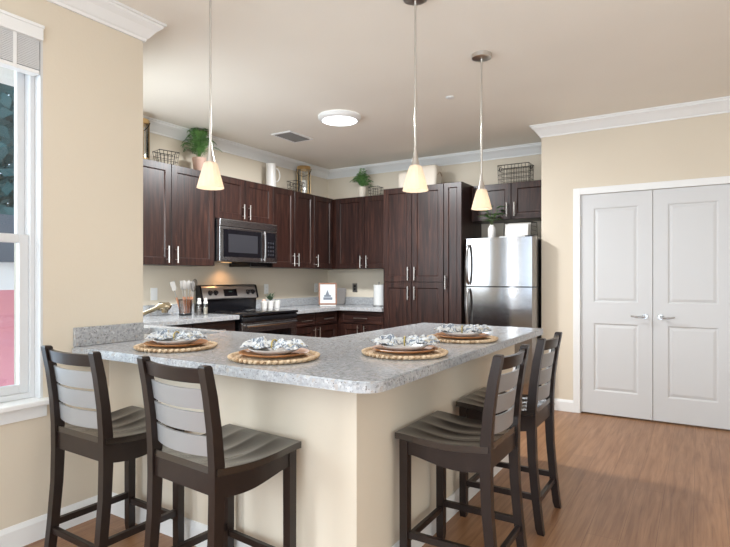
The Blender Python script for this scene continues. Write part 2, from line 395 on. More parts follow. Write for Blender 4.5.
# closet door casing (trim_4) and two door leaves
mb = MB(); cw = 0.058; y0, y1 = CY - 0.018, CY
mb.box(CX0 - cw, CX0 + 0.004, y0, y1, 0, CH + cw, 0.003).box(CX1 - 0.004, CX1 + cw, y0, y1, 0, CH + cw, 0.003).box(CX0 + 0.004, CX1 - 0.004, y0, y1, CH - 0.004, CH + cw, 0.003)
mb.box(CX0, CX0 + 0.006, y1, y1 + 0.1, 0, CH).box(CX1 - 0.006, CX1, y1, y1 + 0.1, 0, CH)
struct(mb.build('trim_4', 'white'))
def panelled(O, U, V, N, w, h, t, stile, panels, depth, bw, raise_=None, chamf=0.002, frame_rails=True):
    """panel door: O lower-left-back corner, U/V/N unit vectors; panels=(v0,v1) list; depth recess, bw bevel width"""
    mb = MB(); bm = mb.bm; O, U, V, N = map(Vector, (O, U, V, N))
    P = lambda u, v, n: bm.verts.new(O + U * u + V * v + N * n)
    def ring(a, b):
        for i in range(4): bm.faces.new((a[i], a[(i + 1) % 4], b[(i + 1) % 4], b[i]))
    def rect(u0, u1, v0, v1, n): return [P(u0, v0, n), P(u1, v0, n), P(u1, v1, n), P(u0, v1, n)]
    back = rect(0, w, 0, h, 0); mid = rect(0, w, 0, h, t - chamf); bm.faces.new(back[::-1]); ring(back, mid)
    c = chamf; us = [c, stile, w - stile, w - c]; vs = [c]
    for a, b in panels: vs += [a, b]
    vs.append(h - c)
    G = [[P(u, v, t) for v in vs] for u in us]
    outer = [G[0][0], G[3][0], G[3][-1], G[0][-1]]
    # chamfer ring (fans along the subdivided sides)
    bot = [G[i][0] for i in range(4)]; top = [G[i][-1] for i in range(4)]
    bm.faces.new([mid[0], mid[1]] + bot[::-1]); bm.faces.new([mid[2], mid[3]] + top)
    bm.faces.new([mid[3], mid[0]] + [G[0][j] for j in range(len(vs))]); bm.faces.new([mid[1], mid[2]] + [G[3][j] for j in range(len(vs) - 1, -1, -1)])
    for i in range(3):
        for j in range(len(vs) - 1):
            q = [G[i][j], G[i + 1][j], G[i + 1][j + 1], G[i][j + 1]]
            if i == 1 and j % 2 == 1:
                u0, u1, v0, v1 = stile, w - stile, vs[j], vs[j + 1]
                r2 = rect(u0 + bw, u1 - bw, v0 + bw, v1 - bw, t - depth); ring(q, r2); last = r2
                if raise_:
                    rw, rb, rh = raise_
                    r3 = rect(u0 + bw + rw, u1 - bw - rw, v0 + bw + rw, v1 - bw - rw, t - depth); ring(last, r3)
                    r4 = rect(u0 + bw + rw + rb, u1 - bw - rw - rb, v0 + bw + rw + rb, v1 - bw - rw - rb, t - depth + rh); ring(r3, r4); last = r4
                bm.faces.new(last)
            else: bm.faces.new(q)
    return mb
dn = 0
for k in (0, 1):
    dw = 0.595; x0 = CX0 + 0.008 + k * (dw + 0.0045)
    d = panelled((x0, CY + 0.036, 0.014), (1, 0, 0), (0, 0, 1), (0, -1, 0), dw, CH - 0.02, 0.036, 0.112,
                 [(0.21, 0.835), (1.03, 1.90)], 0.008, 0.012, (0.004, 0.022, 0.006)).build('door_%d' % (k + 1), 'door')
    struct(d); hx = x0 + dw - 0.058 if k == 0 else x0 + 0.058; sg = -1 if k == 0 else 1; hz = 0.925
    ORG[d.name] = Vector((0, 0, 0))
    mb = MB(); mb.tube([(hx, CY - 0.001, hz), (hx, CY - 0.008, hz)], [0.024, 0.022], 20)
    mb.tube([(hx, CY - 0.008, hz), (hx, CY - 0.045, hz)], 0.009, 12)
    pts = [(hx - sg * 0.004, CY - 0.045, hz)] + [(hx + sg * (0.01 + 0.1 * t), CY - 0.045 - 0.006 * math.sin(t * PI), hz - 0.006 * math.sin(t * PI) + 0.004 * t) for t in [i / 8 for i in range(9)]]
    mb.tube(pts, [0.011] + [0.010 - 0.004 * i / 8 for i in range(9)], 10)
    mb.build('lever_handle', 'chrome', d, 40)
    hxg = CX0 + 0.005 if k == 0 else CX1 - 0.005
    for hz2 in (0.27, 1.02, 1.80):
        mb = MB(); mb.tube([(hxg, CY - 0.006, hz2 - 0.045), (hxg, CY - 0.006, hz2 + 0.045)], 0.006, 8); mb.build('hinge', 'vinyl' if k else 'nickel', d, 40)
# door stop on the baseboard
ds = thing('door_stop', (3.2, CY - 0.014, 0.06), 'small springy door stop sticking out of baseboard left of closet doors', 'door stop')
MB().tube([(3.2, CY - 0.0145, 0.06), (3.2, CY - 0.08, 0.06)], 0.006, 8).build('spring', 'nickel', ds, 40)
MB().tube([(3.2, CY - 0.08, 0.06), (3.2, CY - 0.095, 0.06)], 0.009, 8).build('tip', 'grey', ds, 40)

# ------------------------------------------------------------------ window 1 in the left wall
W0, W1 = -5.6, -4.66
def window(name, W0, W1):
    mb = MB()
    # white reveal liner + frame
    mb.box(1.50, WF + 0.001, W1 - 0.012, W1, WZ0, WZ1).box(1.50, WF + 0.001, W0, W0 + 0.012, WZ0, WZ1).box(1.50, WF + 0.001, W0, W1, WZ1 - 0.012, WZ1)
    a, b = W0 + 0.012, W1 - 0.012
    mb.box(1.515, 1.60, b - 0.022, b, WZ0, WZ1 - 0.012, 0.002).box(1.515, 1.60, a, a + 0.022, WZ0, WZ1 - 0.012, 0.002).box(1.515, 1.60, a + 0.022, b - 0.022, WZ1 - 0.045, WZ1 - 0.012, 0.002).box(1.515, 1.60, a + 0.022, b - 0.022, WZ0 + 0.028, WZ0 + 0.055, 0.002)
    f = struct(mb.build(name, 'vinyl')); ORG[f.name] = Vector((0, 0, 0))
    zm = 1.46; a += 0.022; b -= 0.022
    for nm, x0, x1, z0, z1, s in (('lower_sash', 1.555, 1.585, WZ0 + 0.055, zm + 0.02, 0.042), ('upper_sash', 1.52, 1.55, zm - 0.02, WZ1 - 0.045, 0.036)):
        mb = MB(); mb.box(x0, x1, b - s, b, z0, z1, 0.003).box(x0, x1, a, a + s, z0, z1, 0.003).box(x0, x1, a + s, b - s, z0, z0 + s, 0.003).box(x0, x1, a + s, b - s, z1 - s, z1, 0.003)
        q = mb.build(nm, 'vinyl', f)
        MB().box((x0 + x1) / 2 - 0.002, (x0 + x1) / 2 + 0.002, a + s - 0.004, b - s + 0.004, z0 + s - 0.004, z1 - s + 0.004).build('pane', 'pane', q)
    # sill and apron
    MB().box(1.50, 1.705, W0 - 0.03, W1 + 0.028, WZ0, WZ0 + 0.027, 0.006).build('window_sill', 'white', f)
    MB().box(WF + 0.001, WF + 0.014, W0 - 0.015, W1 + 0.014, WZ0 - 0.062, WZ0 - 0.001, 0.003).build('window_apron', 'white', f)
    return f
window('window_1', W0, W1)
window('window_2', -7.9, -6.1)
# blind, drawn up to the top of the window
bl = thing('window_blind', (1.67, -5.13, 2.255), 'white slatted blind pulled up under its valance at top of left window', 'blind')
MB().box(1.60, 1.668, W0 + 0.01, W1 - 0.004, 2.42, 2.492, 0.004).box(1.598, 1.674, W0 + 0.006, W1 - 0.002, 2.478, 2.494, 0.003).build('valance', 'white', bl)
mb = MB()
for i in range(18): mb.box(1.605, 1.655, W0 + 0.02, W1 - 0.018, 2.278 + i * 0.0081, 2.2843 + i * 0.0081)
mb.build('slats', 'vinyl', bl)
MB().box(1.603, 1.657, W0 + 0.02, W1 - 0.018, 2.255, 2.274, 0.003).build('bottom_rail', 'white', bl)
for yy in (-4.79, -5.13, -5.47): MB().box(1.6572, 1.6585, yy - 0.008, yy + 0.008, 2.255, 2.425).build('ladder_tape', 'white', bl)

# outside the window: neighbour building and trees
M['bpink'] = mat('red_pink_siding', (0.74, 0.30, 0.34), 0.8); M['broof'] = mat('dark_shingles', (0.05, 0.055, 0.07), 0.8); M['bark'] = mat('tree_bark', (0.1, 0.07, 0.05), 0.9)
M['tleaf'] = mat('tree_leaf', (0.03, 0.10, 0.10), 0.6)
nb = thing('neighbour_building', (-3.2, -1.6, -4), 'neighbouring building with pinkish red siding and dark roof seen through left window', 'building')
MB().box(-5.2, -1.5, -4.2, 1.8, -4, 1.15).build('wall', 'bpink', nb)
MB().box(-5.35, -1.35, -4.35, 1.95, 1.15, 1.42).build('fascia', 'white', nb)
mb = MB(); mb.prism([(-5.4, 1.42), (-1.3, 1.42), (-3.35, 2.1)], -4.4, 2.0); mb.xform(Matrix(((1, 0, 0, 0), (0, 0, 1, 0), (0, 1, 0, 0), (0, 0, 0, 1)))); mb.build('roof', 'broof', nb)
tr = thing('broadleaf_tree', (-10.5, 1.2, -4), 'dark blue green tree behind neighbouring building outside left window', 'tree')
MB().tube([(-10.5, 1.2, -4), (-10.4, 1.1, 0), (-10.5, 1.3, 4)], [0.3, 0.22, 0.12], 10).build('trunk', 'bark', tr, 60)
mb = MB(); rr = random.Random(3)
for i in range(5200):
    u = rr.gauss(0, 1), rr.gauss(0, 1), rr.gauss(0, 1); L = math.sqrt(sum(c * c for c in u)) or 1; q = rr.random() ** 0.4
    c = Vector((-10.5 + u[0] / L * 3.2 * q, 1.2 + u[1] / L * 5 * q, 4.6 + u[2] / L * 4.2 * q)); s = 0.22
    a = Vector((rr.gauss(0, 1), rr.gauss(0, 1), rr.gauss(0, 1))).normalized() * s; b = a.orthogonal().normalized() * s * 0.6
    mb.bm.faces.new([mb.bm.verts.new(c + v) for v in (a, b, -a, -b)])
mb.build('foliage', 'tleaf', tr)

# ------------------------------------------------------------------ kitchen cabinets
ZB, ZT = 1.383, 2.290
DT = 0.020
def bar_handle(parent, p, axis, L=0.15, N=(1, 0, 0), m='nickel'):
    """bar pull centred at p on the face; axis is its length direction, N outwards"""
    p = Vector(p); A = Vector(axis); N = Vector(N); mb = MB()
    mb.tube([p + N * 0.032 - A * L / 2, p + N * 0.032 + A * L / 2], 0.006, 10)
    for s in (-1, 1): mb.tube([p + A * s * L * 0.3, p + A * s * L * 0.3 + N * 0.032], 0.0045, 8)
    return mb.build('handle', m, parent, 40)
def front(root, side, a0, a1, z0, z1, face, kind='door', handle=None, stile=0.062):
    """side 'L': front faces +X at x=face, a along Y.  side 'B': front faces -Y at y=face, a along X. 'S': faces +Y"""
    g = 0.0022
    if side == 'L': O = (face, a1 - g, z0 + g); U = (0, -1, 0); N = (1, 0, 0); P = lambda a, z: (face + DT, a, z); ax = (0, 1, 0)
    elif side == 'B': O = (a0 + g, face, z0 + g); U = (1, 0, 0); N = (0, -1, 0); P = lambda a, z: (a, face - DT, z); ax = (1, 0, 0)
    elif side == 'S': O = (a1 - g, face, z0 + g); U = (-1, 0, 0); N = (0, 1, 0); P = lambda a, z: (a, face + DT, z); ax = (1, 0, 0)
    else: O = (face, a0 + g, z0 + g); U = (0, 1, 0); N = (-1, 0, 0); P = lambda a, z: (face - DT, a, z); ax = (0, 1, 0)
    W = abs(a1 - a0) - 2 * g; H = z1 - z0 - 2 * g
    if kind == 'drawer':
        mb = panelled(O, U, (0, 0, 1), N, W, H, DT, 0.03, [(0.026, H - 0.026)], 0.005, 0.006)
        o = mb.build('drawer', 'cabh', root)
        bar_handle(o, P((a0 + a1) / 2, (z0 + z1) / 2 - 0.002), ax, 0.19, N)
    else:
        mb = panelled(O, U, (0, 0, 1), N, W, H, DT, min(stile, W * 0.3), [(stile, H - stile)], 0.0095, 0.009)
        o = mb.build('door', 'cab', root)
        if handle: bar_handle(o, P(handle[0], handle[1]), (0, 0, 1), handle[2] if len(handle) > 2 else 0.15, N)
    return o
XF = 0.33  # upper carcass depth
def upper(name, y0, y1, z0, z1, seams, handles, label, group='wall cabinets'):
    r = thing(name, (XF / 2, (y0 + y1) / 2, z0), label, 'cabinet')
    MB().box(0.002, XF, y0 + 0.001, y1 - 0.001, z0, z1, 0.001).build('body', 'cab', r)
    ys = [y0] + seams + [y1]
    for i in range(len(ys) - 1): front(r, 'L', ys[i], ys[i + 1], z0, z1, XF + 0.001, 'door', (handles[i], z0 + 0.095))
    return r
upper('wall_cabinet', -3.385, -2.368, ZB, ZT, [-2.877], [-2.925, -2.829], 'tall two-door dark wall cabinet left of microwave, under potted fern')
upper('wall_cabinet', -2.366, -1.524, 1.857, ZT, [-1.95], [-1.993, -1.907], 'short two-door dark cabinet directly above the microwave')
upper('wall_cabinet', -1.522, -0.772, ZB, ZT, [-1.144], [-1.184, -1.104], 'two-door dark wall cabinet just right of microwave')
r = thing('wall_cabinet', (0.2, -0.5, ZB), 'narrow one-door dark wall cabinet in the back left corner', 'cabinet')
MB().box(0.002, XF, -0.77, -0.354, ZB, ZT, 0.001).build('body', 'cab', r); front(r, 'L', -0.770, -0.372, ZB, ZT, XF + 0.001, 'door', (-0.728, ZB + 0.095))
r = thing('wall_cabinet', (0.8, -0.2, ZB), 'two-door dark wall cabinet on back wall left of the pantry', 'cabinet')
MB().box(0.002, 1.240, -XF, -0.002, ZB, ZT, 0.001).build('body', 'cab', r)
front(r, 'B', 0.385, 0.815, ZB, ZT, -XF - 0.001, 'door', (0.772, ZB + 0.085)); front(r, 'B', 0.817, 1.240, ZB, ZT, -XF - 0.001, 'door', (0.860, ZB + 0.085))
# pantry
TX0, TXa, TXb, TX1, TF = 1.245, 1.615, 2.006, 2.213, -0.600
r = thing('pantry_cabinet', (1.73, -0.3, 0), 'full-height dark pantry cabinet with stacked doors left of refrigerator', 'cabinet')
MB().box(TX0, TX1, TF, -0.002, 0.10, ZT + 0.012, 0.0015).box(TX0 + 0.01, TX1 - 0.01, TF + 0.06, -0.01, 0.0, 0.10).build('body', 'cab', r)
ZM = 1.221
front(r, 'B', TX0, TXa, ZM, ZT + 0.012, TF - 0.001, 'door', (TXa - 0.038, ZM + 0.095)); front(r, 'B', TXa, TXb - 0.002, ZM, ZT + 0.012, TF - 0.001, 'door', (TXa + 0.045, ZM + 0.095))
front(r, 'B', TX0, TXa, 0.10, ZM - 0.002, TF - 0.001, 'door', (TXa - 0.038, ZM - 0.125)); front(r, 'B', TXa, TXb - 0.002, 0.10, ZM - 0.002, TF - 0.001, 'door', (TXa + 0.045, ZM - 0.125))
front(r, 'B', TXb, TX1, 0.10, ZT + 0.012, TF - 0.001, 'door', (TXb + 0.028, 1.22), 0.05)
# over-fridge cabinet
r = thing('wall_cabinet', (2.65, -0.2, 1.89), 'short two-door dark cabinet above the refrigerator', 'cabinet')
MB().box(TX1 + 0.003, 3.066, -XF, -0.002, 1.895, ZT, 0.001).build('body', 'cab', r)
front(r, 'B', TX1 + 0.008, 2.665, 1.895, ZT - 0.004, -XF - 0.001, 'door', (2.625, 2.0)); front(r, 'B', 2.667, 3.064, 1.895, ZT - 0.004, -XF - 0.001, 'door', (2.707, 2.0))
# base cabinets
BF = 0.59; BT = 0.868
def base(y0, y1, seams, label):
    r = thing('base_cabinet', (0.3, (y0 + y1) / 2, 0), label, 'cabinet')
    MB().box(0.002, BF, y0 + 0.001, y1 - 0.001, 0.10, BT, 0.001).box(0.002, BF - 0.06, y0 + 0.002, y1 - 0.002, 0, 0.10).build('body', 'cab', r)
    ys = [y0] + seams + [y1]
    for i in range(len(ys) - 1):
        a, b = ys[i], ys[i + 1]
        front(r, 'L', a + 0.004, b - 0.004, 0.715, 0.858, BF + 0.001, 'drawer')
        hy = b - 0.045 if i == 0 else a + 0.045
        front(r, 'L', a + 0.004, b - 0.004, 0.105, 0.71, BF + 0.001, 'door', (hy, 0.62))
    return r
base(-3.40, -2.345, [-2.86], 'dark base cabinet left of the range, under utensil holder')
base(-1.487, -0.64, [-1.083], 'dark base cabinet right of range with two drawers over doors')
r = thing('base_cabinet', (0.95, -0.3, 0), 'dark base cabinet on back wall with one wide drawer, below paper towels', 'cabinet')
MB().box(0.002, TX0 - 0.003, -BF, -0.002, 0.10, BT, 0.001).box(0.6, TX0 - 0.004, -BF + 0.06, -0.01, 0, 0.1).build('body', 'cab', r)
front(r, 'B', 0.645, 1.238, 0.715, 0.858, -BF - 0.001, 'drawer')
front(r, 'B', 0.645, 0.944, 0.105, 0.71, -BF - 0.001, 'door', (0.90, 0.62)); front(r, 'B', 0.946, 1.238, 0.105, 0.71, -BF - 0.001, 'door', (0.99, 0.62))
# peninsula cabinets (kitchen side)
r = thing('sink_base_cabinet', (1.5, -3.75, 0), 'dark sink base cabinet under peninsula worktop, kitchen side', 'cabinet')
MB().box(0.66, 2.50, KS + 0.005, -3.55, 0.10, 0.70, 0.001).box(0.66, 1.0, KS + 0.005, -3.55, 0.70, BT).box(1.80, 2.50, KS + 0.005, -3.55, 0.70, BT).box(0.66, 2.5, KS + 0.005, -3.61, 0, 0.10).box(1.0, 1.80, -3.565, -3.55, 0.70, BT).build('body', 'cab', r)
for a, b, h in ((0.70, 1.13, 1.09), (1.135, 1.57, 1.18), (1.575, 2.01, 1.97), (2.015, 2.48, 2.06)): front(r, 'S', a, b, 0.105, 0.86, -3.549, 'door', (h, 0.76))
r = thing('peninsula_cabinet', (2.85, -3.0, 0), 'dark cabinet run behind right half wall of peninsula', 'cabinet')
MB().box(2.57, 3.125, KS + 0.005, PEY - 0.104, 0.10, BT, 0.001).box(2.63, 3.12, KS + 0.01, PEY - 0.104, 0, 0.10).build('body', 'cab', r)
for a, b, h in ((-3.53, -3.10, -3.15), (-3.095, -2.665, -2.62), (-2.66, -2.325, -2.37)): front(r, 'W', a, b, 0.105, 0.86, 2.569, 'door', (h, 0.76))

# ------------------------------------------------------------------ worktops
def worktop(name, outline, holes, z0, z1, label, round_=None):
    bm = bmesh.new(); edges = []
    for loop in [outline] + holes:
        vs = [bm.verts.new((x, y, z0)) for x, y in loop]
        edges += [bm.edges.new((vs[i], vs[(i + 1) % len(vs)])) for i in range(len(vs))]
    bmesh.ops.triangle_fill(bm, use_beauty=True, use_dissolve=False, edges=edges)
    bmesh.ops.dissolve_limit(bm, angle_limit=0.01, verts=bm.verts, edges=bm.edges)
    ret = bmesh.ops.extrude_face_region(bm, geom=list(bm.faces))
    bmesh.ops.translate(bm, vec=(0, 0, z1 - z0), verts=[g for g in ret['geom'] if isinstance(g, bmesh.types.BMVert)])
    es = [e for e in bm.edges if len(e.link_faces) == 2 and all(abs(v.co.z - z1) < 1e-6 for v in e.verts) and abs(e.link_faces[0].normal.z - e.link_faces[1].normal.z) > 0.5]
    mb = MB(); mb.bm.free(); mb.bm = bm
    bmesh.ops.recalc_face_normals(bm, faces=bm.faces)
    es = [e for e in bm.edges if len(e.link_faces) == 2 and all(abs(v.co.z - z1) < 1e-6 for v in e.verts) and e.calc_face_angle(0) > 1]
    bmesh.ops.bevel(bm, geom=es, offset=0.005, segments=2, affect='EDGES')
    o = mb.build(name, 'granite'); ORG[o.name] = Vector((0, 0, 0)); tag(o, label, 'countertop'); return o
def rc(cx, cy, r, a0, a1, n=8): return [(cx + r * math.cos(R(a0 + (a1 - a0) * i / n)), cy + r * math.sin(R(a0 + (a1 - a0) * i / n))) for i in range(n + 1)]
CZ0, CZ = 0.874, 0.914
SX0, SX1, SY0, SY1 = 1.06, 1.74, -3.89, -3.59
rr_ = 0.085
outl = [(0.003, -3.98), (1.508, -3.98), (1.508, -4.10), (1.655, -4.10), (1.655, -4.518)] + rc(3.449 - rr_, -4.518 + rr_, rr_, -90, 0) + \
       rc(3.449 - 0.02, -2.19 - 0.02, 0.02, 0, 90, 3) + [(2.515, -2.19), (2.515, -3.48), (0.652, -3.48), (0.652, -2.337), (0.003, -2.337)]
# keep clear of the window-wall end (x 1.51..1.65, y < -4.105)
outl[1:4] = [(1.445, -3.98), (1.445, -4.055), (1.515, -4.055), (1.515, -4.098), (1.655, -4.098)]
hole = rc(SX1 - .03, SY1 - .03, .03, 0, 90, 3) + rc(SX0 + .03, SY1 - .03, .03, 90, 180, 3) + rc(SX0 + .03, SY0 + .03, .03, 180, 270, 3) + rc(SX1 - .03, SY0 + .03, .03, 270, 360, 3)
wt = worktop('countertop', outl, [hole], CZ0, CZ, 'speckled grey granite worktop of the peninsula, set with four place settings')
MB().box(1.6525, 1.672, -4.512, -4.112, CZ + 0.001, 1.013, 0.002).build('side_splash', 'granite', wt)
MB().box(0.002, 0.022, -3.97, -2.337, CZ + 0.001, 1.012, 0.002).build('backsplash', 'granite', wt)
wt2 = worktop('countertop', [(0.003, -1.491), (0.652, -1.491), (0.652, -0.652), (1.242, -0.652), (1.242, -0.003), (0.003, -0.003)], [], CZ0, CZ, 'speckled granite worktop in back corner, between range and pantry')
MB().box(0.002, 0.022, -1.491, -0.003, CZ + 0.001, 1.012, 0.002).box(0.022, 1.242, -0.022, -0.002, CZ + 0.001, 1.012, 0.002).build('backsplash', 'granite', wt2)
# sink and faucet
sk = thing('kitchen_sink', (1.4, -3.73, 0.72), 'stainless undermount sink in peninsula worktop near the wall end', 'sink')
mb = MB()
def rrect(x0, x1, y0, y1, r, z): return [(x, y, z) for x, y in rc(x1 - r, y1 - r, r, 0, 90, 4) + rc(x0 + r, y1 - r, r, 90, 180, 4) + rc(x0 + r, y0 + r, r, 180, 270, 4) + rc(x1 - r, y0 + r, r, 270, 360, 4)]
rows = [rrect(SX0 - 0.012, SX1 + 0.012, SY0 - 0.012, SY1 + 0.012, 0.04, CZ0 - 0.002), rrect(SX0 + 0.002, SX1 - 0.002, SY0 + 0.002, SY1 - 0.002, 0.035, CZ0 - 0.002), rrect(SX0 + 0.006, SX1 - 0.006, SY0 + 0.006, SY1 - 0.006, 0.04, CZ0 - 0.15), rrect(SX0 + 0.04, SX1 - 0.04, SY0 + 0.04, SY1 - 0.04, 0.03, CZ0 - 0.168)]
vr = mb.grid(rows, close_v=True); mb.bm.faces.new(vr[-1]); mb.build('basin', 'steel', sk, 40)
MB().lathe([(0.0, 0.002), (0.04, 0.002), (0.045, 0.0)], (1.4, -3.73, CZ0 - 0.167), 20).build('drain', 'chrome', sk, 40)
fc = thing('kitchen_faucet', (1.16, -3.925, CZ), 'brushed bronze low arc faucet at the sink beside wall end', 'faucet')
bx, by = 1.16, -3.925
MB().lathe([(0.028, 0.001), (0.028, 0.008), (0.022, 0.012), (0.020, 0.075), (0.017, 0.085)], (bx, by, CZ), 20).build('base', 'bronze', fc, 40)
MB().tube([(bx, by, CZ + 0.05), (bx + 0.03, by + 0.03, CZ + 0.075), (bx + 0.13, by + 0.115, CZ + 0.130), (bx + 0.205, by + 0.168, CZ + 0.168)], [0.017, 0.017, 0.0145, 0.016], 14).build('spout', 'bronze', fc, 60)
mb = MB(); hx_, hy_ = bx + 0.222, by + 0.178
mb.tube([(hx_ - 0.045, hy_ - 0.028, CZ + 0.155), (hx_ - 0.025, hy_ - 0.016, CZ + 0.166), (hx_ + 0.018, hy_ + 0.012, CZ + 0.166), (hx_ + 0.03, hy_ + 0.02, CZ + 0.158)], [0.018, 0.029, 0.029, 0.02], 16)
mb.tube([(hx_, hy_, CZ + 0.158), (hx_, hy_, CZ + 0.125)], [0.026, 0.02], 14); mb.build('spray_head', 'bronze', fc, 50)
MB().tube([(bx - 0.005, by, CZ + 0.085), (bx - 0.06, by + 0.01, CZ + 0.11)], [0.008, 0.006], 10).build('lever', 'bronze', fc, 50)

# ------------------------------------------------------------------ range
SY_0, SY_1 = -2.328, -1.500
rg = thing('range_stove', (0.34, (SY_0 + SY_1) / 2, 0), 'freestanding black and stainless electric range between counters on left wall', 'stove')
MB().box(0.03, 0.63, SY_0, SY_1, 0.03, 0.895, 0.003).build('body', 'black', rg)
mb = MB(); mb.box(0.03, 0.690, SY_0 - 0.004, SY_1 + 0.004, 0.896, 0.922, 0.008, 3); mb.build('cooktop', 'glassblk', rg, 40)
for cx_, cy_, r_ in ((0.22, -2.13, 0.085), (0.48, -2.13, 0.105), (0.22, -1.74, 0.105), (0.48, -1.74, 0.085)):
    MB().lathe([(r_ - 0.004, 0), (r_, 0), (r_, 0.0006), (r_ - 0.004, 0.0006)], (cx_, cy_, 0.9222), 32, caps=False).build('burner_ring', 'dsteel', rg)
mb = MB(); rows = []
for z, x in ((0.922, 0.03), (0.922, 0.075), (1.045, 0.082), (1.045, 0.03)): rows.append([(x, SY_0 + 0.002, z), (x, SY_1 - 0.002, z)])
vr = mb.grid(rows, close_u=True); mb.bm.faces.new([r_[0] for r_ in vr]); mb.bm.faces.new([r_[1] for r_ in vr][::-1])
mb.build('back_panel', 'black', rg)
# control panel sloping
pan = thing  # alias unused
mb = MB(); sec = [(0.03, 1.046), (0.105, 1.046), (0.110, 1.056), (0.082, 1.168), (0.070, 1.185), (0.03, 1.185)]
rows = [[(x, y, z) for x, z in sec] for y in (SY_0 + 0.025, SY_1 - 0.025)]
vr = mb.grid(rows, close_v=True); mb.bm.faces.new(vr[0][::-1]); mb.bm.faces.new(vr[1]); cp = mb.build('control_panel', 'pansteel', rg)
for yy in (SY_0 + 0.001, SY_1 - 0.024): 
    mb = MB(); s2 = [(0.028, 1.044), (0.108, 1.044), (0.114, 1.056), (0.086, 1.172), (0.072, 1.192), (0.028, 1.192)]
    rows = [[(x, y, z) for x, z in s2] for y in (yy, yy + 0.023)]; vr = mb.grid(rows, close_v=True); mb.bm.faces.new(vr[0][::-1]); mb.bm.faces.new(vr[1]); mb.build('end_cap', 'black', rg)
MB().box(0.028, 0.078, SY_0 + 0.024, SY_1 - 0.024, 1.1855, 1.194, 0.003).build('top_trim', 'black', rg)
nrm = Vector((0.970, 0, 0.2425)); upv = Vector((-0.2425, 0, 0.970))
def onpanel(y, v): 
    return Vector((0.110, y, 1.056)) + upv * v
for yy in (-2.20, -2.125, -1.655, -1.58):
    p = onpanel(yy, 0.058); mb = MB(); mb.tube([p, p + nrm * 0.006, p + nrm * 0.008, p + nrm * 0.026], [0.027, 0.027, 0.021, 0.018], 20); k_ = mb.build('knob', 'black', cp, 40)
    ORG[k_.name] = ORG[cp.name]; MB().bar(p + nrm * 0.0265 - upv * 0.014, p + nrm * 0.0265 + upv * 0.014, 0.004, 0.003, nrm).build('pointer', 'steel', k_)
p = onpanel(-1.905, 0.02)
def slab(p, w_, h_, t_, nm, m_, par):
    mb = MB(); rows = []
    for n_ in (0.0, t_): rows.append([tuple(p + Vector((0, sy * w_ / 2, 0)) + upv * v + nrm * n_) for sy, v in ((-1, 0), (1, 0), (1, h_), (-1, h_))])
    vr = mb.grid(rows, close_v=True); mb.bm.faces.new(vr[0][::-1]); mb.bm.faces.new(vr[1]); return mb.build(nm, m_, par)
dsp = slab(onpanel(-1.915, 0.018), 0.19, 0.075, 0.002, 'display', 'glassblk', cp)
slab(onpanel(-1.915, 0.06) + nrm * 0.0021, 0.05, 0.014, 0.0004, 'clock_face', 'display', dsp)
# front
MB().box(0.632, 0.682, SY_0 + 0.002, SY_1 - 0.002, 0.835, 0.894, 0.012, 3).build('front_band', 'black', rg, 40)
dr = MB().box(0.632, 0.672, SY_0 + 0.004, SY_1 - 0.004, 0.225, 0.832, 0.005).build('oven_door', 'steel', rg)
MB().box(0.6725, 0.676, SY_0 + 0.10, SY_1 - 0.10, 0.33, 0.735, 0.001).build('oven_window', 'glassblk', dr)
mb = MB(); pts = [(0.70 + 0.022 * math.sin(PI * t), SY_0 + 0.035 + (SY_1 - SY_0 - 0.07) * t, 0.805) for t in [i / 16 for i in range(17)]]
mb.tube(pts, 0.0145, 12)
for yy in (SY_0 + 0.05, SY_1 - 0.05): mb.tube([(0.672, yy, 0.805), (0.705, yy, 0.805)], 0.011, 10)
mb.build('door_handle', 'steel', dr, 50)
MB().box(0.632, 0.668, SY_0 + 0.004, SY_1 - 0.004, 0.05, 0.22, 0.005).build('storage_drawer', 'steel', rg)

# ------------------------------------------------------------------ microwave
MY0, MY1, MZ0, MZ1, MX = -2.362, -1.528, 1.432, 1.850, 0.40
mw = thing('microwave_oven', (0.2, -1.945, 1.385), 'stainless over-the-range microwave mounted under short cabinet', 'microwave')
MB().box(0.003, MX - 0.03, MY0, MY1, MZ0, MZ1, 0.002).build('body', 'black', mw)
MB().box(MX - 0.029, MX + 0.018, MY0, MY1, MZ1 - 0.075, MZ1, 0.006).build('top_band', 'steel', mw)
dy = MY1 - 0.20
d_ = MB().box(MX - 0.029, MX + 0.014, MY0, dy, MZ0, MZ1 - 0.077, 0.005).build('door', 'steel', mw)
MB().box(MX + 0.0145, MX + 0.017, MY0 + 0.045, dy - 0.045, MZ0 + 0.045, MZ1 - 0.10, 0.001).build('window', 'glassblk', d_)
MB().box(MX + 0.0173, MX + 0.018, MY0 + 0.11, dy - 0.11, MZ0 + 0.09, MZ1 - 0.145).build('window_mesh', 'dglass', d_)
mb = MB(); mb.tube([(MX + 0.045 - 0.012 * abs(t) ** 3, dy - 0.018, (MZ0 + MZ1) / 2 - 0.04 + 0.155 * t) for t in [i / 6 - 1 for i in range(13)]], 0.010, 12)
for s in (-1, 1): mb.tube([(MX + 0.014, dy - 0.018, (MZ0 + MZ1) / 2 - 0.04 + 0.135 * s), (MX + 0.038, dy - 0.018, (MZ0 + MZ1) / 2 - 0.04 + 0.135 * s)], 0.007, 8)
mb.build('handle', 'dsteel', d_, 50)
cp2 = MB().box(MX - 0.029, MX + 0.014, dy + 0.002, MY1, MZ0, MZ1 - 0.077, 0.005).build('control_panel', 'steel', mw)
MB().box(MX + 0.0145, MX + 0.016, dy + 0.03, MY1 - 0.03, MZ0 + 0.05, MZ1 - 0.095, 0.0005).build('keypad', 'glassblk', cp2)
mb = MB()
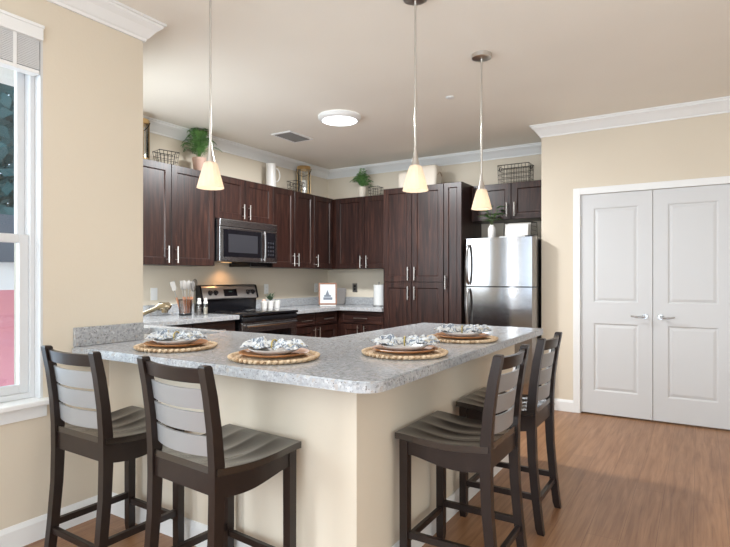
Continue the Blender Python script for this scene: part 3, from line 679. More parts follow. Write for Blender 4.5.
for i in range(4):
    for j in range(3): mb.box(MX + 0.0162, MX + 0.0170, dy + 0.048 + j * 0.038, dy + 0.070 + j * 0.038, MZ0 + 0.075 + i * 0.042, MZ0 + 0.095 + i * 0.042)
mb.build('keys', 'dglass', cp2)
MB().box(0.02, MX - 0.06, MY0 + 0.50, MY1 - 0.004, 1.386, 1.431, 0.004).build('vent_housing', 'black', mw)
lamp = MB().box(0.06, 0.12, -2.02, -1.92, 1.4295, 1.4315).build('cooktop_lamp', emit('lit_cooktop_lamp', (1.0, 0.6, 0.28), 1.0), mw)
ld = bpy.data.lights.new('cooktop_light', 'SPOT'); ld.energy = 2.2; ld.color = (1.0, 0.55, 0.25); ld.spot_size = R(140); ld.spot_blend = 0.8; ld.shadow_soft_size = 0.03
lo = bpy.data.objects.new('cooktop_light', ld); COL.objects.link(lo); lo.location = (0.14, -1.97, 1.41)

# ------------------------------------------------------------------ refrigerator
FX0, FX1 = 2.335, 3.052
fr = thing('refrigerator', (2.7, -0.45, 0), 'stainless top-freezer refrigerator between pantry and closet wall', 'refrigerator')
MB().box(FX0, FX1, -0.795, -0.06, 0.02, 1.662, 0.004).build('body', 'black', fr)
MB().box(FX0 + 0.02, FX1 - 0.02, -0.80, -0.2, 0.0, 0.07).build('kick_plate', 'black', fr)
def curved_door(nm, z0, z1):
    mb = MB(); n = 24; poly = [(FX1, -0.80), (FX0, -0.80)]
    rr = 0.02
    for i in range(n + 1):
        t = i / n; x = FX0 + (FX1 - FX0) * t
        edge = min(t, 1 - t) * (FX1 - FX0)
        y = -0.865 - 0.022 * math.sin(PI * t) + (max(0, rr - edge) ** 2 / rr if edge < rr else 0)
        poly.append((x, y))
    mb.prism(poly, z0, z1)
    return mb.build(nm, 'fridge', fr, 25)
fd = curved_door('freezer_door', 1.186, 1.664); fd2 = curved_door('fresh_food_door', 0.08, 1.174)
def fhandle(par, z0, z1, flip):
    mb = MB(); n = 14; pts = []; rs = []
    for i in range(n + 1):
        t = i / n; z = z0 + (z1 - z0) * t; k = t if flip else 1 - t
        pts.append((FX0 + 0.058 - 0.004 * math.sin(PI * t), -0.885 - 0.045 * math.sin(PI * min(1, max(0, t)) ) ** 0.5, z)); rs.append(0.013)
    mb.tube(pts, rs, 12); return mb.build('handle', 'dsteel', par, 50)
fhandle(fd, 1.205, 1.60, True); fhandle(fd2, 0.74, 1.155, False)
MB().box(FX1 - 0.10, FX1 - 0.01, -0.86, -0.76, 1.6645, 1.678, 0.004).build('hinge_cover', 'black', fr)

# ------------------------------------------------------------------ ceiling fixtures
cl = thing('ceiling_light', (1.585, -2.01, ZC), 'round white flush ceiling light, switched on', 'ceiling light')
MB().lathe([(0.195, -0.001), (0.195, -0.022), (0.185, -0.036), (0.160, -0.044), (0.158, -0.030)], (1.585, -2.01, ZC), 48, caps=False).build('trim_ring', 'white', cl, 50)
MB().lathe([(0.158, -0.032), (0.158, -0.043), (0.12, -0.049), (0.0001, -0.053)], (1.585, -2.01, ZC), 48).build('diffuser', 'diffuser', cl, 50)
ld = bpy.data.lights.new('ceiling_lamp', 'AREA'); ld.shape = 'DISK'; ld.size = 0.3; ld.energy = 72; ld.color = (0.95, 0.98, 1.0)
lo = bpy.data.objects.new('ceiling_lamp', ld); COL.objects.link(lo); lo.location = (1.585, -2.01, ZC - 0.06)
vt = thing('ceiling_vent', (0.775, -1.70, ZC), 'white louvred air vent in kitchen ceiling near back left corner', 'vent')
vx, vy = 0.775, -1.70
mb = MB(); mb.box(vx - 0.13, vx + 0.13, vy - 0.19, vy - 0.165, ZC - 0.012, ZC - 0.001, 0.002).box(vx - 0.13, vx + 0.13, vy + 0.165, vy + 0.19, ZC - 0.012, ZC - 0.001, 0.002).box(vx - 0.13, vx - 0.105, vy - 0.165, vy + 0.165, ZC - 0.012, ZC - 0.001, 0.002).box(vx + 0.105, vx + 0.13, vy - 0.165, vy + 0.165, ZC - 0.012, ZC - 0.001, 0.002)
mb.build('frame', 'white', vt)
MB().box(vx - 0.104, vx + 0.104, vy - 0.164, vy + 0.164, ZC - 0.003, ZC - 0.001).build('duct_opening', 'grey', vt)
mb = MB()
for i in range(11): mb.bar((vx - 0.104, vy - 0.15 + i * 0.03, ZC - 0.008), (vx + 0.104, vy - 0.15 + i * 0.03, ZC - 0.008), 0.018, 0.0015, (0, 0.7, 0.7))
mb.build('louvres', mat('vent_grey', (0.20, 0.19, 0.18), 0.5), vt)
sp = thing('smoke_sprinkler', (2.648, -1.968, ZC), 'tiny white sprinkler cap on ceiling right of round light', 'sprinkler')
MB().lathe([(0.035, -0.001), (0.035, -0.006), (0.03, -0.009), (0.0001, -0.010)], (2.648, -1.968, ZC), 24).build('cap', 'white', sp, 40)

# pendants
def make_pendant(loc, label):
    t = thing('pendant_lamp', loc, label, 'pendant lamp', 'pendant lamps over the peninsula', world=False)
    # local z=0 at the ceiling; shade bottom at -1.02
    MB().lathe([(0.0001, -0.034), (0.045, -0.033), (0.064, -0.026), (0.066, -0.001), (0.0001, -0.001)], n=32, caps=False).build('canopy', 'nickel', t, 45)
    MB().tube([(0, 0, -0.034), (0, 0, -0.82)], 0.0055, 10).build('rod', 'nickel', t, 45)
    MB().lathe([(0.007, -0.79), (0.009, -0.815), (0.013, -0.845), (0.021, -0.882), (0.024, -0.894), (0.0001, -0.894)], n=20).build('socket_cup', 'nickel', t, 45)
    sh = MB().lathe([(0.022, -0.890), (0.030, -0.893), (0.036, -0.908), (0.050, -0.958), (0.0655, -1.018), (0.0670, -1.022), (0.0645, -1.0215), (0.048, -0.958), (0.033, -0.908), (0.022, -0.897)], n=64, caps=False)
    for v in sh.bm.verts:
        a_ = math.atan2(v.co.y, v.co.x); k_ = 1 + 0.018 * math.cos(a_ * 16); v.co.x *= k_; v.co.y *= k_
    sh = sh.build('shade', 'shade', t, 60)
    MB().lathe([(0.0001, -0.992), (0.014, -0.987), (0.021, -0.970), (0.019, -0.95), (0.010, -0.925), (0.009, -0.896)], n=16).build('bulb', 'bulb', t, 60)
    return t
PEND = [((2.277, -4.165), 'pendant lamp nearest the left wall, hanging over the place settings by sink'),
        ((3.12, -3.544), 'middle pendant lamp, hanging in front of the tall pantry doors'),
        ((3.155, -2.638), 'pendant lamp nearest the refrigerator, its ceiling canopy in view')]
p0 = make_pendant((*PEND[0][0], ZC), PEND[0][1])
for i, (xy, lab) in enumerate(PEND):
    if i: dup(p0, (*xy, ZC), lab)
    ld = bpy.data.lights.new('pendant_light', 'POINT'); ld.energy = 0.22; ld.color = (1.0, 0.68, 0.40); ld.shadow_soft_size = 0.02
    lo = bpy.data.objects.new('pendant_light', ld); COL.objects.link(lo); lo.location = (*xy, ZC - 1.015)

# ------------------------------------------------------------------ counter stools
def make_stool(loc, rz, label):
    """local: front edge at y=0, back towards -y, width along x"""
    t = thing('counter_stool', loc, label, 'stool', 'counter stools around the peninsula', world=False, rz=rz)
    W = 0.44; hw = W / 2; D = 0.405; ZS = 0.612
    # seat, scooped with shallow lengthwise valleys
    def top(x, y):
        u = -y / D
        dip = 0.024 * math.sin(PI * min(1, max(0, (u - 0.05) / 0.95))) ** 1.3 * (0.55 + 0.45 * (1 - (x / hw) ** 2)) 
        v = (x + hw) / W * 4; gr = abs((v % 1) - 0.5) * 2
        ridge = 0.0065 * gr ** 4 if 0.15 < v < 3.85 else 0
        return ZS - dip - 0.006 * (1 - gr ** 2) * math.sin(PI * u) ** 0.5 - 0.0
    mb = MB(); nx, ny = 48, 18; rowsT = []; rowsB = []
    for j in range(ny + 1):
        y = -D * j / ny
        ww = hw - 0.012 * (j / ny)
        rowsT.append([(-ww + 2 * ww * i / nx, y, top((-ww + 2 * ww * i / nx), y * 0.999)) for i in range(nx + 1)])
        rowsB.append([(-ww + 2 * ww * i / nx, y, top(ww, y * 0.999) - 0.026) for i in range(nx + 1)])
    a = mb.grid(rowsT); b = mb.grid(rowsB, flip=True)
    for j in range(ny):
        mb.bm.faces.new((a[j][0], a[j + 1][0], b[j + 1][0], b[j][0])); mb.bm.faces.new((a[j][nx], b[j][nx], b[j + 1][nx], a[j + 1][nx]))
    for i in range(nx):
        mb.bm.faces.new((a[0][i], b[0][i], b[0][i + 1], a[0][i + 1])); mb.bm.faces.new((a[ny][i], a[ny][i + 1], b[ny][i + 1], b[ny][i]))
    mb.build('seat', 'seatwood', t, 35)
    # legs
    hx = hw - 0.032
    for s in (-1, 1):
        mb = MB(); rows = []
        for z, g in ((0, 0.015), (0.03, 0.018), (0.584, 0.019)): rows.append([(s * hx + gx * g, -0.034 + gy * g, z) for gx, gy in ((-1, -1), (1, -1), (1, 1), (-1, 1))])
        vr = mb.grid(rows, close_v=True); mb.bm.faces.new(vr[0]); mb.bm.faces.new(vr[-1])
        mb.build('leg', 'stool', t)
        mb = MB(); rows = []
        prof = [(0.0, -0.438, .013, .016), (0.03, -0.430, .017, .018), (0.18, -0.412, .018, .019), (0.36, -0.396, .018, .020), (0.50, -0.391, .018, .022), (0.62, -0.392, .018, .022), (0.74, -0.402, .018, .020), (0.86, -0.419, .018, .019), (0.964, -0.440, .018, .017), (0.970, -0.441, .014, .013)]
        for z, y, gx_, gy_ in prof: rows.append([(s * (hx - 0.002) + gx * gx_, y + gy * gy_, z) for gx, gy in ((-1, -1), (1, -1), (1, 1), (-1, 1))])
        vr = mb.grid(rows, close_v=True); mb.bm.faces.new(vr[0]); mb.bm.faces.new(vr[-1])
        mb.build('back_post', 'stool', t, 30)
    # aprons
    xi = hx - 0.018
    mb = MB(); mb.box(-xi, xi, -0.052 + 0.008, -0.052 + 0.028, 0.525, 0.584); mb.build('apron', 'stool', t)
    mb = MB(); mb.box(-xi, xi, -0.402, -0.38, 0.510, 0.586); mb.build('apron', 'stool', t)
    for s in (-1, 1):
        mb = MB(); n = 14; rows = []
        for i in range(n + 1):
            u = i / n; y = -0.052 - (0.373 - 0.052) * u
            zt = top(hw, -D * (0.05 + 0.9 * u)) - 0.030; zb = 0.522 - 0.030 * math.sin(PI * (u * 0.75 + 0.0)) ** 1.5
            rows.append([(s * hx - 0.011, y, zb), (s * hx + 0.014, y, zb), (s * hx + 0.014, y, zt), (s * hx - 0.011, y, zt)])
        vr = mb.grid(rows, close_v=True); mb.bm.faces.new(vr[0]); mb.bm.faces.new(vr[-1]); mb.build('apron', 'stool', t)
    # stretchers
    MB().box(-xi, xi, -0.046, -0.024, 0.135, 0.163, 0.003).build('stretcher', 'stool', t)
    MB().box(-xi, xi, -0.424, -0.402, 0.135, 0.163, 0.003).build('stretcher', 'stool', t)
    for s in (-1, 1): MB().bar((s * (hx - 0.002), -0.052, 0.178), (s * (hx - 0.002), -0.395, 0.178), 0.020, 0.028).build('stretcher', 'stool', t)
    # back rail and slats: curved boards
    def back_y(z): 
        zz = [p[0] for p in prof]; k = max(i for i in range(len(zz) - 1) if zz[i] <= z); f = (z - zz[k]) / (zz[k + 1] - zz[k]); return prof[k][1] + f * (prof[k + 1][1] - prof[k][1])
    def board(nm, z0, z1, th, mt, sag, arch, off):
        mb = MB(); n = 16; rows = []
        x1 = hx - 0.016
        for i in range(n + 1):
            x = -x1 + 2 * x1 * i / n; q = 1 - (x / x1) ** 2
            ya = back_y(z0) - sag * q + off; yb = back_y(z1) - sag * q + off; z1_ = z1 + arch * q; z0_ = z0
            rows.append([(x, ya - th / 2, z0_), (x, yb - th / 2, z1_), (x, yb + th / 2, z1_), (x, ya + th / 2, z0_)])
        vr = mb.grid(rows, close_v=True); mb.bm.faces.new(vr[0]); mb.bm.faces.new(vr[-1][::-1])
        return mb.build(nm, mt, t, 30)
    board('top_rail', 0.905, 0.955, 0.020, 'stool', 0.030, 0.0, 0.006)
    for z0 in (0.642, 0.726, 0.810):
        sl = board('back_slat', z0, z0 + 0.072, 0.009, 'slat', 0.034, 0.0, 0.010)
        for s in (-1, 1):
            ya, yb = back_y(z0 + 0.006) + 0.021, back_y(z0 + 0.064) + 0.021; xe = hx - 0.024
            MB().bar((s * xe, ya, z0 + 0.006), (s * xe, yb, z0 + 0.064), 0.014, 0.010, (0, 1, 0)).build('slat_end', 'nickel', sl)
    # silver tabs where slats meet the posts
    return t
ST = [((2.122, -4.350, 0), R(-1), 'dark counter stool with silver slats nearest the left window'),
      ((2.800, -4.345, 0), R(-4.5), 'dark counter stool with silver slats, second from left wall, facing the front of peninsula'),
      ((3.276, -3.832, 0), R(90), 'dark counter stool on right side of peninsula, nearest its corner'),
      ((3.276, -3.160, 0), R(90), 'dark counter stool on right side of peninsula, farthest back by closet doors')]
s0 = make_stool(*ST[0])
for loc, rz, lab in ST[1:]: dup(s0, loc, lab, rz)

# ------------------------------------------------------------------ place settings
def make_mat(loc, lab, rr=0.196):
    t = thing('placemat', loc, lab, 'placemat', 'woven placemats on the peninsula', world=False)
    prof = [(0.0001, 0.0005), (rr - 0.012, 0.0005)]
    mb = MB(); top = []
    n = 16
    for i in range(n * 4 + 1):
        r_ = (rr - 0.02) * (1 - i / (n * 4)); top.append((max(r_, 0.0001), 0.007 + 0.003 * abs(math.sin(PI * i / 4))))
    mb.lathe([(0.0001, 0.0006), (rr - 0.015, 0.0006), (rr - 0.012, 0.006)] + top, n=40, caps=False); mb.build('coil_disc', 'rope', t, 60)
    mb = MB(); K = 46
    for i in range(K):
        a = 2 * PI * i / K; w_ = 0.0155
        c = Vector((math.cos(a) * (rr - 0.010), math.sin(a) * (rr - 0.010), 0.0095)); tg = Vector((-math.sin(a), math.cos(a), 0)); rd = Vector((math.cos(a), math.sin(a), 0))
        d = (tg * 0.8 + rd * 0.75 + Vector((0, 0, 0.35))).normalized(); L = 0.021
        mb.tube([c - d * L, c - d * L * 0.55, c, c + d * L * 0.55, c + d * L], [0.002, 0.0075, 0.0088, 0.0075, 0.002], 7)
    for v in mb.bm.verts: v.co.z = max(v.co.z, 0.0006)
    mb.build('braided_rim', 'rope', t, 80)
    return t
def make_charger(loc, lab):
    o = MB().lathe([(0.0001, 0.0), (0.085, 0.0), (0.130, 0.008), (0.152, 0.016), (0.154, 0.0185), (0.150, 0.020), (0.128, 0.013), (0.085, 0.006), (0.0001, 0.006)], n=48, caps=False).build('charger_plate', 'charger', None, 50, loc=(0, 0, 0))
    o.location = loc; return tag(o, lab, 'charger plate', 'wooden chargers under the plates')
def make_plate(loc, lab):
    o = MB().lathe([(0.0001, 0.0), (0.055, 0.0), (0.060, 0.003), (0.090, 0.012), (0.112, 0.024), (0.113, 0.027), (0.109, 0.027), (0.086, 0.017), (0.060, 0.008), (0.0001, 0.007)], n=48, caps=False).build('dinner_plate', 'plate', None, 50, loc=(0, 0, 0))
    o.location = loc; return tag(o, lab, 'plate', 'pale plates in the place settings')
def make_napkin(loc, rz, lab):
    mb = MB(); nu, nv = 44, 30; rows = []
    for side in (0, 1):
        pass
    for i in range(nu + 1):
        u = -1 + 2 * i / nu; a = abs(u); wdt = 0.013 + 0.062 * a ** 0.75; hgt = 0.016 + 0.028 * math.sin(PI * min(1, a * 0.85 + 0.1)) ** 0.8
        row = []
        for j in range(nv + 1):
            v = -1 + 2 * j / nv
            ph = 5.2 * v + 1.7 * math.sin(2.2 * u) + (0.8 if u > 0 else 0)
            z = hgt * (0.66 + 0.30 * math.cos(ph * 2.4) + 0.16 * math.sin(9 * u + 4 * v) + 0.12 * math.sin(17 * u - 7 * v)) * (1 - 0.55 * abs(v) ** 2.2) + 0.004; wdt2 = wdt * (1 + 0.13 * math.sin(11 * u + (2 if v > 0 else 0)))
            if a > 0.86: z *= 1 - (a - 0.86) * 2.6
            x = 0.148 * u * (1 - 0.18 * abs(v) ** 2) + 0.006 * math.cos(ph * 2)
            row.append((x + 0.010 * math.sin(7 * v) * a, wdt2 * v, max(z, 0.002) + 0.020 * max(0, a - 0.55)))
        rows.append(row)
    a_ = mb.grid(rows)
    b_ = mb.grid([[(x, y, max(0.0003, z - 0.0035)) for x, y, z in r_] for r_ in rows], flip=True)
    for i in range(nu):
        mb.bm.faces.new((a_[i][0], b_[i][0], b_[i + 1][0], a_[i + 1][0])); mb.bm.faces.new((a_[i][nv], a_[i + 1][nv], b_[i + 1][nv], b_[i][nv]))
    for j in range(nv):
        mb.bm.faces.new((a_[0][j], a_[0][j + 1], b_[0][j + 1], b_[0][j])); mb.bm.faces.new((a_[nu][j], b_[nu][j], b_[nu][j + 1], a_[nu][j + 1]))
    o = mb.build('cloth_napkin', 'napkin', None, 80, loc=(0, 0, 0)); o.location = loc; o.rotation_euler = (0, 0, rz)
    return tag(o, lab, 'napkin', 'gathered napkins on the plates')
def make_ring(loc, rz, lab):
    mb = MB(); mb.tube([(0, 0.022 * math.cos(2 * PI * i / 24), 0.021 + 0.021 * math.sin(2 * PI * i / 24)) for i in range(24)], 0.0035, 8, closed=True)
    o = mb.build('napkin_ring', mat('ochre_ring', (0.42, 0.32, 0.10), 0.5), None, 60, loc=(0, 0, 0)); o.location = loc; o.rotation_euler = (0, 0, rz)
    return tag(o, lab, 'napkin ring', 'napkin rings')
SET = [((2.135, -4.258), R(12), 'in the place setting nearest the left wall'), ((2.788, -4.262), R(6), 'in the second setting from the left wall'),
       ((3.215, -3.845), R(24), 'in the nearer setting on the right side of peninsula'), ((3.228, -3.165), R(18), 'in the farthest setting, towards the refrigerator')]
zz = CZ + 0.0005
for i, ((x, y), rz, where) in enumerate(SET):
    if i == 0:
        A = make_mat((x, y, zz), 'round woven seagrass placemat ' + where); B = make_charger((x, y, zz + 0.0125), 'round brown wooden charger ' + where)
        Cc = make_plate((x, y, zz + 0.0195), 'pale grey plate ' + where); Dd = make_napkin((x, y, zz + 0.0395), rz, 'patterned blue and white napkin ' + where); E_ = make_ring((x, y, zz + 0.040), rz, 'yellow napkin ring ' + where)
    else:
        dup(A, (x, y, zz), 'round woven seagrass placemat ' + where, rz); dup(B, (x, y, zz + 0.0125), 'round brown wooden charger ' + where, rz)
        dup(Cc, (x, y, zz + 0.0195), 'pale grey plate ' + where); dup(Dd, (x, y, zz + 0.0395), 'patterned blue and white napkin ' + where, rz); dup(E_, (x, y, zz + 0.040), 'yellow napkin ring ' + where, rz)

# ------------------------------------------------------------------ plants, baskets, decor on the cabinets
CT = ZT + 0.001
def fern(parent, c, n, spread, height, seed):
    rr = random.Random(seed); mb = MB(); c = Vector(c)
    for k in range(n):
        az = 2 * PI * k / n + rr.uniform(-0.3, 0.3); inc = rr.uniform(0.15, 1.0); L = spread * (0.55 + 0.6 * inc)
        H = height * (1.15 - 0.75 * inc) * rr.uniform(0.8, 1.1); m = 15; P = []
        for i in range(m + 1):
            t = i / m; rad = L * (t ** 1.1) * (0.35 + 0.65 * inc); z = H * math.sin(t * PI * (0.5 + 0.28 * inc)) 
            P.append(c + Vector((math.cos(az) * rad, math.sin(az) * rad, z)))
        for p in P:
            if p.x < 0.02: p.x = 0.02 
            if p.y > -0.02: p.y = -0.02
        mb.tube(P, [0.0016] * (m + 1), 4, caps=False)
        for i in range(3, m):
            t = i / m; d = (P[i + 1] - P[i - 1]).normalized(); sd = d.cross(Vector((0, 0, 1)))
            if sd.length < 0.1: continue
            sd.normalize(); ln = 0.042 * math.sin(PI * (t * 0.85 + 0.12)) + 0.008
            for s in (-1, 1):
                for e in (0, 0.5):
                    b0 = P[i] + (P[i + 1] - P[i]) * e; tip = b0 + sd * s * ln + d * ln * 0.55 - Vector((0, 0, ln * rr.uniform(0.1, 0.5)))
                    tip.x = max(tip.x, 0.005); tip.y = min(tip.y, -0.005)
                    mid = (b0 + tip) / 2; wv = d * 0.0045
                    mb.bm.faces.new([mb.bm.verts.new(q) for q in (b0, mid + wv * 0.6, tip, mid - wv * 0.6)])
    return mb.build('fronds', 'leaf', parent)
def pot(parent, c, r, h, m, n=28):
    MB().lathe([(0.0001, 0), (r * 0.72, 0), (r * 0.76, 0.004), (r * 0.96, h * 0.80), (r * 0.97, h * 0.82), (r, h * 0.83), (r, h), (r * 0.9, h), (r * 0.86, h * 0.85), (0.0001, h * 0.84)], c, n, caps=False).build('pot', m, parent, 40)
    MB().lathe([(0.0001, h * 0.86), (r * 0.87, h * 0.855)], c, n, caps=False).build('soil', 'soil', parent)
f1 = thing('potted_fern', (0.16, -2.395, CT), 'large fern in blush pink pot on cabinet left of microwave', 'plant')
pot(f1, (0.16, -2.395, CT), 0.068, 0.165, 'pink'); fern(f1, (0.16, -2.395, CT + 0.14), 40, 0.20, 0.36, 5)
f2 = thing('potted_fern', (0.69, -0.20, CT), 'small fern in tan pot on back wall cabinet beside wire basket', 'plant')
pot(f2, (0.69, -0.20, CT), 0.055, 0.145, 'cream'); fern(f2, (0.69, -0.20, CT + 0.12), 30, 0.165, 0.235, 9)
def wire_basket(name, loc, wx, wy, h, nx, ny, nz, label, taper=0.9, rz=0, r=0.0022, handle=False):
    t = thing(name, loc, label, 'basket', world=False, rz=rz)
    def P(u, v, z): k = taper + (1 - taper) * z / h; return (u * wx / 2 * k, v * wy / 2 * k, z + r)
    mb = MB()
    for zi in range(nz + 1):
        z = h * zi / nz; rad = r * 1.7 if zi == nz else r
        mb.tube([P(*q, z) for q in ((-1, -1), (1, -1), (1, 1), (-1, 1))], rad, 6, closed=True)
    for i in range(nx + 1):
        u = -1 + 2 * i / nx
        mb.tube([P(u, -1, h), P(u, -1, 0), P(u, 1, 0), P(u, 1, h)], r, 5)
    for i in range(1, ny):
        v = -1 + 2 * i / ny
        mb.tube([P(-1, v, h), P(-1, v, 0), P(1, v, 0), P(1, v, h)], r, 5)
    mb.build('wire_frame', 'wire', t)
    if handle:
        for s in (-1, 1):
            MB().tube([(s * (wx / 2 + 0.002), wy * 0.2 * math.cos(a), h - 0.01 + 0.0 - 0.035 * math.sin(a)) for a in [PI * i / 8 for i in range(9)]], r * 1.3, 6).build('handle', 'wire', t)
    return t
wire_basket('wire_basket', (0.19, -2.81, CT), 0.14, 0.19, 0.135, 3, 5, 3, 'black wire basket on leftmost wall cabinet beside pink potted fern', 0.78, R(-12))
wire_basket('wire_basket', (0.24, -0.985, CT), 0.13, 0.20, 0.13, 3, 5, 3, 'small black wire basket next to the brass lantern', 0.85, R(8), handle=True)
wire_basket('wire_basket', (0.885, -0.19, CT), 0.145, 0.13, 0.125, 5, 4, 3, 'little dark wire basket right of small fern on back wall', 0.88, 0)
wire_basket('wire_basket', (2.665, -0.175, CT), 0.34, 0.20, 0.205, 9, 5, 4, 'large open wire basket on cabinet above refrigerator', 0.96, 0, 0.0026, True)
# lanterns
def lantern(loc, label, h=0.375, r=0.082):
    t = thing('candle_lantern', loc, label, 'lantern', 'brass lanterns on the cabinets', world=False)
    MB().lathe([(0.0001, 0), (r, 0), (r + 0.004, 0.006), (r + 0.004, 0.028), (r, 0.034), (0.0001, 0.034)], n=32, caps=False).build('base', 'brass', t, 40)
    MB().lathe([(r * 0.55, h), (r, h), (r + 0.005, h - 0.006), (r + 0.005, h - 0.040), (r, h - 0.045), (r * 0.55, h - 0.045)], n=32, caps=False).build('top_collar', 'brass', t, 40)
    for a in range(6): MB().box(-0.003, 0.003, -0.003, 0.003, 0.03, h - 0.04).xform(Matrix.Translation((r * math.cos(a * PI / 3 + 0.3), r * math.sin(a * PI / 3 + 0.3), 0))).build('upright', 'brass', t)
    MB().lathe([(r - 0.004, 0.035), (r - 0.004, h - 0.046)], n=32, caps=False).build('glass', 'glass', t, 60)
    MB().lathe([(0.0001, 0.2), (0.036, 0.2), (0.037, 0.196), (0.037, 0.036), (0.0001, 0.0355)], n=20, caps=False).build('candle', 'ceramic', t, 40)
    MB().tube([((r + 0.012) * math.cos(a), (r + 0.012) * math.sin(a) * 0.55, h - 0.03 - 0.10 * abs(math.sin(a)) ** 1.0 * 1.0) for a in [-PI + PI * i / 16 for i in range(17)]], 0.004, 8).build('bail_handle', 'wire', t, 60)
    return t
l0 = lantern((0.15, -0.72, CT), 'brass and glass candle lantern on cabinets near the back corner'); l0.rotation_euler = (0, 0, R(32))
dup(l0, (0.17, -3.075, CT), 'brass lantern half hidden at the wall end, on leftmost cabinet', R(30))
# white pitcher
pt = thing('white_pitcher', (0.15, -1.33, CT), 'tall white ceramic pitcher above cabinet right of microwave', 'pitcher')
c_ = (0.15, -1.33, CT)
MB().lathe([(0.0001, 0), (0.058, 0), (0.060, 0.01), (0.058, 0.15), (0.055, 0.27), (0.060, 0.30), (0.056, 0.30), (0.051, 0.27), (0.053, 0.02), (0.0001, 0.015)], c_, 32, caps=False).build('body', 'ceramic', pt, 40)
MB().tube([(c_[0] + 0.04 + 0.0 * a, c_[1] + 0.046 + 0.062 * math.sin(a), c_[2] + 0.175 + 0.075 * math.cos(a)) for a in [PI * i / 14 for i in range(15)]], 0.007, 8).build('handle', 'ceramic', pt, 60)
# ribbed cream planters/boxes above the pantry
def ribbed(loc, wx, wy, h, label):
    t = thing('ribbed_basket', loc, label, 'basket', world=False); mb = MB(); n = 96; rows = []
    for z, k in ((0, 0.90), (0.01, 0.93), (h * 0.55, 1.0), (h * 0.82, 0.985), (h * 0.93, 0.94), (h * 0.985, 0.86), (h, 0.76), (h * 0.985, 0.74), (h * 0.9, 0.72)):
        row = []
        for i in range(n):
            a = 2 * PI * i / n; e = 0.32; cx_ = math.copysign(abs(math.cos(a)) ** e, math.cos(a)); sy_ = math.copysign(abs(math.sin(a)) ** e, math.sin(a)); rb = 1 - 0.010 * (i % 2)
            row.append((cx_ * wx / 2 * k * rb, sy_ * wy / 2 * k * rb, z))
        rows.append(row)
    vr = mb.grid(rows, close_v=True); mb.bm.faces.new(vr[0]); mb.bm.faces.new(vr[-1]); mb.build('body', 'cream', t, 60)
    mb = MB(); mb.tube([(wx / 2 * 1.012, (-0.3 + 0.6 * i / 10) * wy, h * 0.55 + 0.04 * math.sin(PI * i / 10)) for i in range(11)], 0.005, 8); mb.build('side_handle', 'creamb', t, 50)
    return t
ribbed((1.695, -0.33, CT + 0.012), 0.27, 0.2, 0.265, 'cream ribbed basket with rounded shoulders on pantry top')
ribbed((1.425, -0.33, CT + 0.012), 0.21, 0.18, 0.215, 'shorter cream basket on pantry top, mostly behind middle pendant')
# on the refrigerator
FT = 1.6645
pv = thing('leafy_plant', (2.505, -0.50, FT), 'broad leaf cutting in slim white vase on top of refrigerator', 'plant')
MB().lathe([(0.0001, 0), (0.036, 0), (0.040, 0.006), (0.041, 0.11), (0.036, 0.14), (0.022, 0.158), (0.022, 0.165), (0.017, 0.165), (0.017, 0.15), (0.0001, 0.13)], (2.505, -0.50, FT), 24, caps=False).build('vase', 'ceramic', pv, 40)
rr = random.Random(4)
mbl = MB(); mbs = MB()
def leaf_blade(mb, b0, d, L, W_, droop):
    d = Vector(d).normalized(); sd = d.cross(Vector((0, 0, 1)))
    if sd.length < 0.05: sd = Vector((1, 0, 0))
    sd.normalize(); rows = []
    for i in range(7):
        t = i / 6; c = b0 + d * L * t - Vector((0, 0, droop * t * t)); w_ = W_ * math.sin(PI * min(0.999, t * 0.92 + 0.06)) ** 0.8
        rows.append([tuple(c - sd * w_ / 2 + Vector((0, 0, w_ * .12))), tuple(c), tuple(c + sd * w_ / 2 + Vector((0, 0, w_ * .12)))])
    mb.grid(rows)
for k in range(13):
    az = 2 * PI * k / 13 + rr.uniform(-.2, .2); sp_ = rr.uniform(0.03, 0.09); H = rr.uniform(0.06, 0.20)
    b = Vector((2.505, -0.50, FT + 0.15)); e = b + Vector((math.cos(az) * sp_, math.sin(az) * sp_, H))
    mbs.tube([b, b + (e - b) * 0.5 + Vector((0, 0, 0.01)), e], 0.002, 5)
    leaf_blade(mbl, e, (math.cos(az), math.sin(az), 0.35), 0.125, 0.055, 0.035); leaf_blade(mbl, b + (e - b) * 0.6, (math.cos(az + 1.2), math.sin(az + 1.2), 0.3), 0.11, 0.05, 0.03)
mbl.build('leaves', 'leaf2', pv, 80); mbs.build('stems', 'stem', pv)
rk = thing('wire_book_rack', (2.80, -0.50, FT), 'black wire rack holding white cookbooks on top of refrigerator', 'rack')
mb = MB(); x0, x1, y0, y1, z0 = 2.665, 2.945, -0.62, -0.38, FT + 0.004
for xx in (x0, x1):
    mb.tube([(xx, y0, z0), (xx, y0 + 0.035, z0 + 0.165), (xx, y1, z0 + 0.175), (xx, y1 + 0.02, z0)], 0.003, 6, closed=True)
    for i in range(1, 6): mb.tube([(xx, y0 + 0.04 * i, z0), (xx, y0 + 0.02 + 0.038 * i, z0 + 0.17)], 0.0018, 5)
    for j in range(1, 4): mb.tube([(xx, y0 + 0.01 * j, z0 + 0.042 * j), (xx, y1, z0 + 0.042 * j)], 0.0018, 5)
for yy, zq in ((y0, z0), (y0 + 0.035, z0 + 0.165), (y1, z0 + 0.175), (y1 + 0.02, z0), (-0.5, z0)): mb.tube([(x0, yy, zq), (x1, yy, zq)], 0.003, 6)
mb.build('wire_frame', 'wire', rk)
